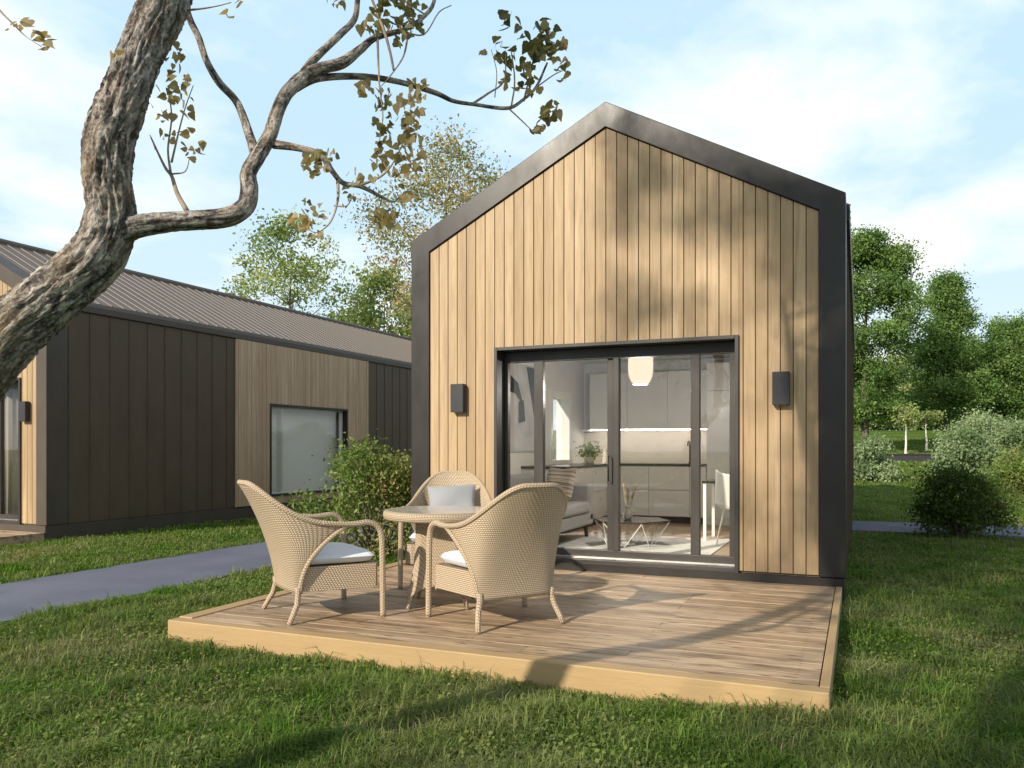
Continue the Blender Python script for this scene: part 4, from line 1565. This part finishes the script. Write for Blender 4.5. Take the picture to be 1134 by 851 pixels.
zones = [(1.6, 4.6, 6000, .088, .0052, 1.2), (4.6, 7.5, 3300, .080, .0066, 1.2), (7.5, 12.0, 1350, .068, .010, 1.6), (12.0, 20.0, 420, .060, .016, 1.8), (20.0, 36.0, 130, .065, .032, 0), (36.0, 64.0, 42, .085, .07, -4)]
Vs, Ts, n = [], [], 0
for z in zones:
    v, t, c = blades(z)
    Vs.append(v)
    Ts.append(t)
    n += c
V, T = np.concatenate(Vs), np.concatenate(Ts)
i = np.arange(n)[:, None] * 5
F = np.concatenate([i + np.array([[0, 1, 3]]), i + np.array([[0, 3, 2]]), i + np.array([[2, 3, 4]])], 1).reshape(-1, 3)
kind(np_mesh('grass', V, F, M['grass'], attr={'tint': T}), 'stuff')
print('grass blades', n)
# clover and small broad-leaved weeds between the blades
n = 90000
d = 1.8 + 8.5 * rng.random(n) ** 1.15
r = (rng.random(n) * 2 - 1) * (.64 * d + 1.2)
x, y = CY * r - SY * d, SY * r + CY * d
k = ~blocked(x, y, .01) & (vnoise(x, y, 1.1, 8) * .55 + vnoise(x, y, 3.3, 9) * .45 + .12 * (r > .8) > .53)
x, y = x[k], y[k]
n = len(x)
P = np.stack([x, y, gz(x, y) + .018 + .035 * rng.random(n)], 1)
kind(leaf_mesh('clover', P, .021 * (.6 + .8 * rng.random(n)), np.clip(.5 + .16 * rng.normal(size=n), 0, .8), M['grass'], None, up=1.6, aspect=.85), 'stuff')

# ------------------------------------------------------------------ light, sky, camera
EL, AZ = 27.0, 20.0
sun = bpy.data.lights.new('sun', 'SUN')
sun.energy = 5.0
sun.angle = R(.85)
sun.color = (1.0, .895, .745)
so = bpy.data.objects.new('sun', sun)
so.rotation_euler = (R(90 - EL), 0, R(-AZ))
so.location = (-10, -20, 20)
COL.objects.link(so)

w = bpy.data.worlds.new('World')
SC.world = w
w.use_nodes = True
nt = w.node_tree
bg = nt.nodes['Background']
sky = nt.nodes.new('ShaderNodeTexSky')
sky.sky_type = 'NISHITA'
sky.sun_disc = False
sky.sun_elevation = R(EL)
sky.sun_rotation = R(180 + AZ)
sky.air_density = 1.0
sky.dust_density = 1.0
tc = nt.nodes.new('ShaderNodeTexCoord')
sep = nt.nodes.new('ShaderNodeSeparateXYZ')
nt.links.new(tc.outputs['Generated'], sep.inputs[0])


def wm(op, a, b=None, c=None, clamp=False):
    nd = nt.nodes.new('ShaderNodeMath')
    nd.operation = op
    nd.use_clamp = clamp
    for i, x in enumerate((a, b, c)):
        if x is None:
            continue
        if isinstance(x, (int, float)):
            nd.inputs[i].default_value = x
        else:
            nt.links.new(x, nd.inputs[i])
    return nd.outputs[0]


def wmix(f, a, b):
    nd = nt.nodes.new('ShaderNodeMix')
    nd.data_type = 'RGBA'
    for s, x in ((nd.inputs[0], f), (nd.inputs[6], a), (nd.inputs[7], b)):
        if isinstance(x, (int, float)):
            s.default_value = x
        elif isinstance(x, tuple):
            s.default_value = (*x, 1)
        else:
            nt.links.new(x, s)
    return nd.outputs[2]


zc = wm('MAXIMUM', sep.outputs[2], 0.0)
den = wm('ADD', zc, .22)
cv = nt.nodes.new('ShaderNodeCombineXYZ')
nt.links.new(wm('DIVIDE', sep.outputs[0], den), cv.inputs[0])
nt.links.new(wm('DIVIDE', sep.outputs[1], den), cv.inputs[1])
mp = nt.nodes.new('ShaderNodeMapping')
mp.inputs['Location'].default_value = (1.35, .4, 0)
nt.links.new(cv.outputs[0], mp.inputs[0])
nz = nt.nodes.new('ShaderNodeTexNoise')
nz.inputs['Scale'].default_value = 1.15
nz.inputs['Detail'].default_value = 9
nz.inputs['Roughness'].default_value = .56
nz.inputs['Distortion'].default_value = .25
nt.links.new(mp.outputs[0], nz.inputs['Vector'])
cl = wm('MULTIPLY', wm('SUBTRACT', nz.outputs[0], .47), 5.0, clamp=True)
# pale summer haze low in the sky, clearer overhead
hz = wm('MULTIPLY', wm('SUBTRACT', .86, zc), 2.6, clamp=True)
base = wmix(wm('MULTIPLY', hz, .95), sky.outputs[0], (6.1, 8.6, 10.7))
lowhz = wm('POWER', wm('SUBTRACT', 1.0, wm('MULTIPLY', zc, 2.2), clamp=True), 2.0)
base = wmix(wm('MULTIPLY', lowhz, .8), base, (9.6, 10.4, 10.8))
skyc = wmix(wm('MULTIPLY', cl, .92), base, (13.2, 12.7, 11.9))
nt.links.new(skyc, bg.inputs[0])
bg.inputs[1].default_value = .088

cam = bpy.data.cameras.new('camera')
cam.sensor_width = 36
cam.lens = 900 / 1134 * 36
cam.shift_y = 69.5 / 1134
cam.clip_end = 2000
co = bpy.data.objects.new('camera', cam)
co.location = (0, 0, CAM_H)
co.rotation_euler = (R(90), 0, YAW)
COL.objects.link(co)
SC.camera = co
SC.view_settings.view_transform = 'Standard'
SC.view_settings.look = 'None'
SC.view_settings.exposure = .22
SC.view_settings.gamma = 1
SC.render.engine = 'CYCLES'
SC.cycles.max_bounces = 10
SC.cycles.transparent_max_bounces = 16
SC.cycles.sample_clamp_indirect = 6
SC.cycles.use_denoising = True
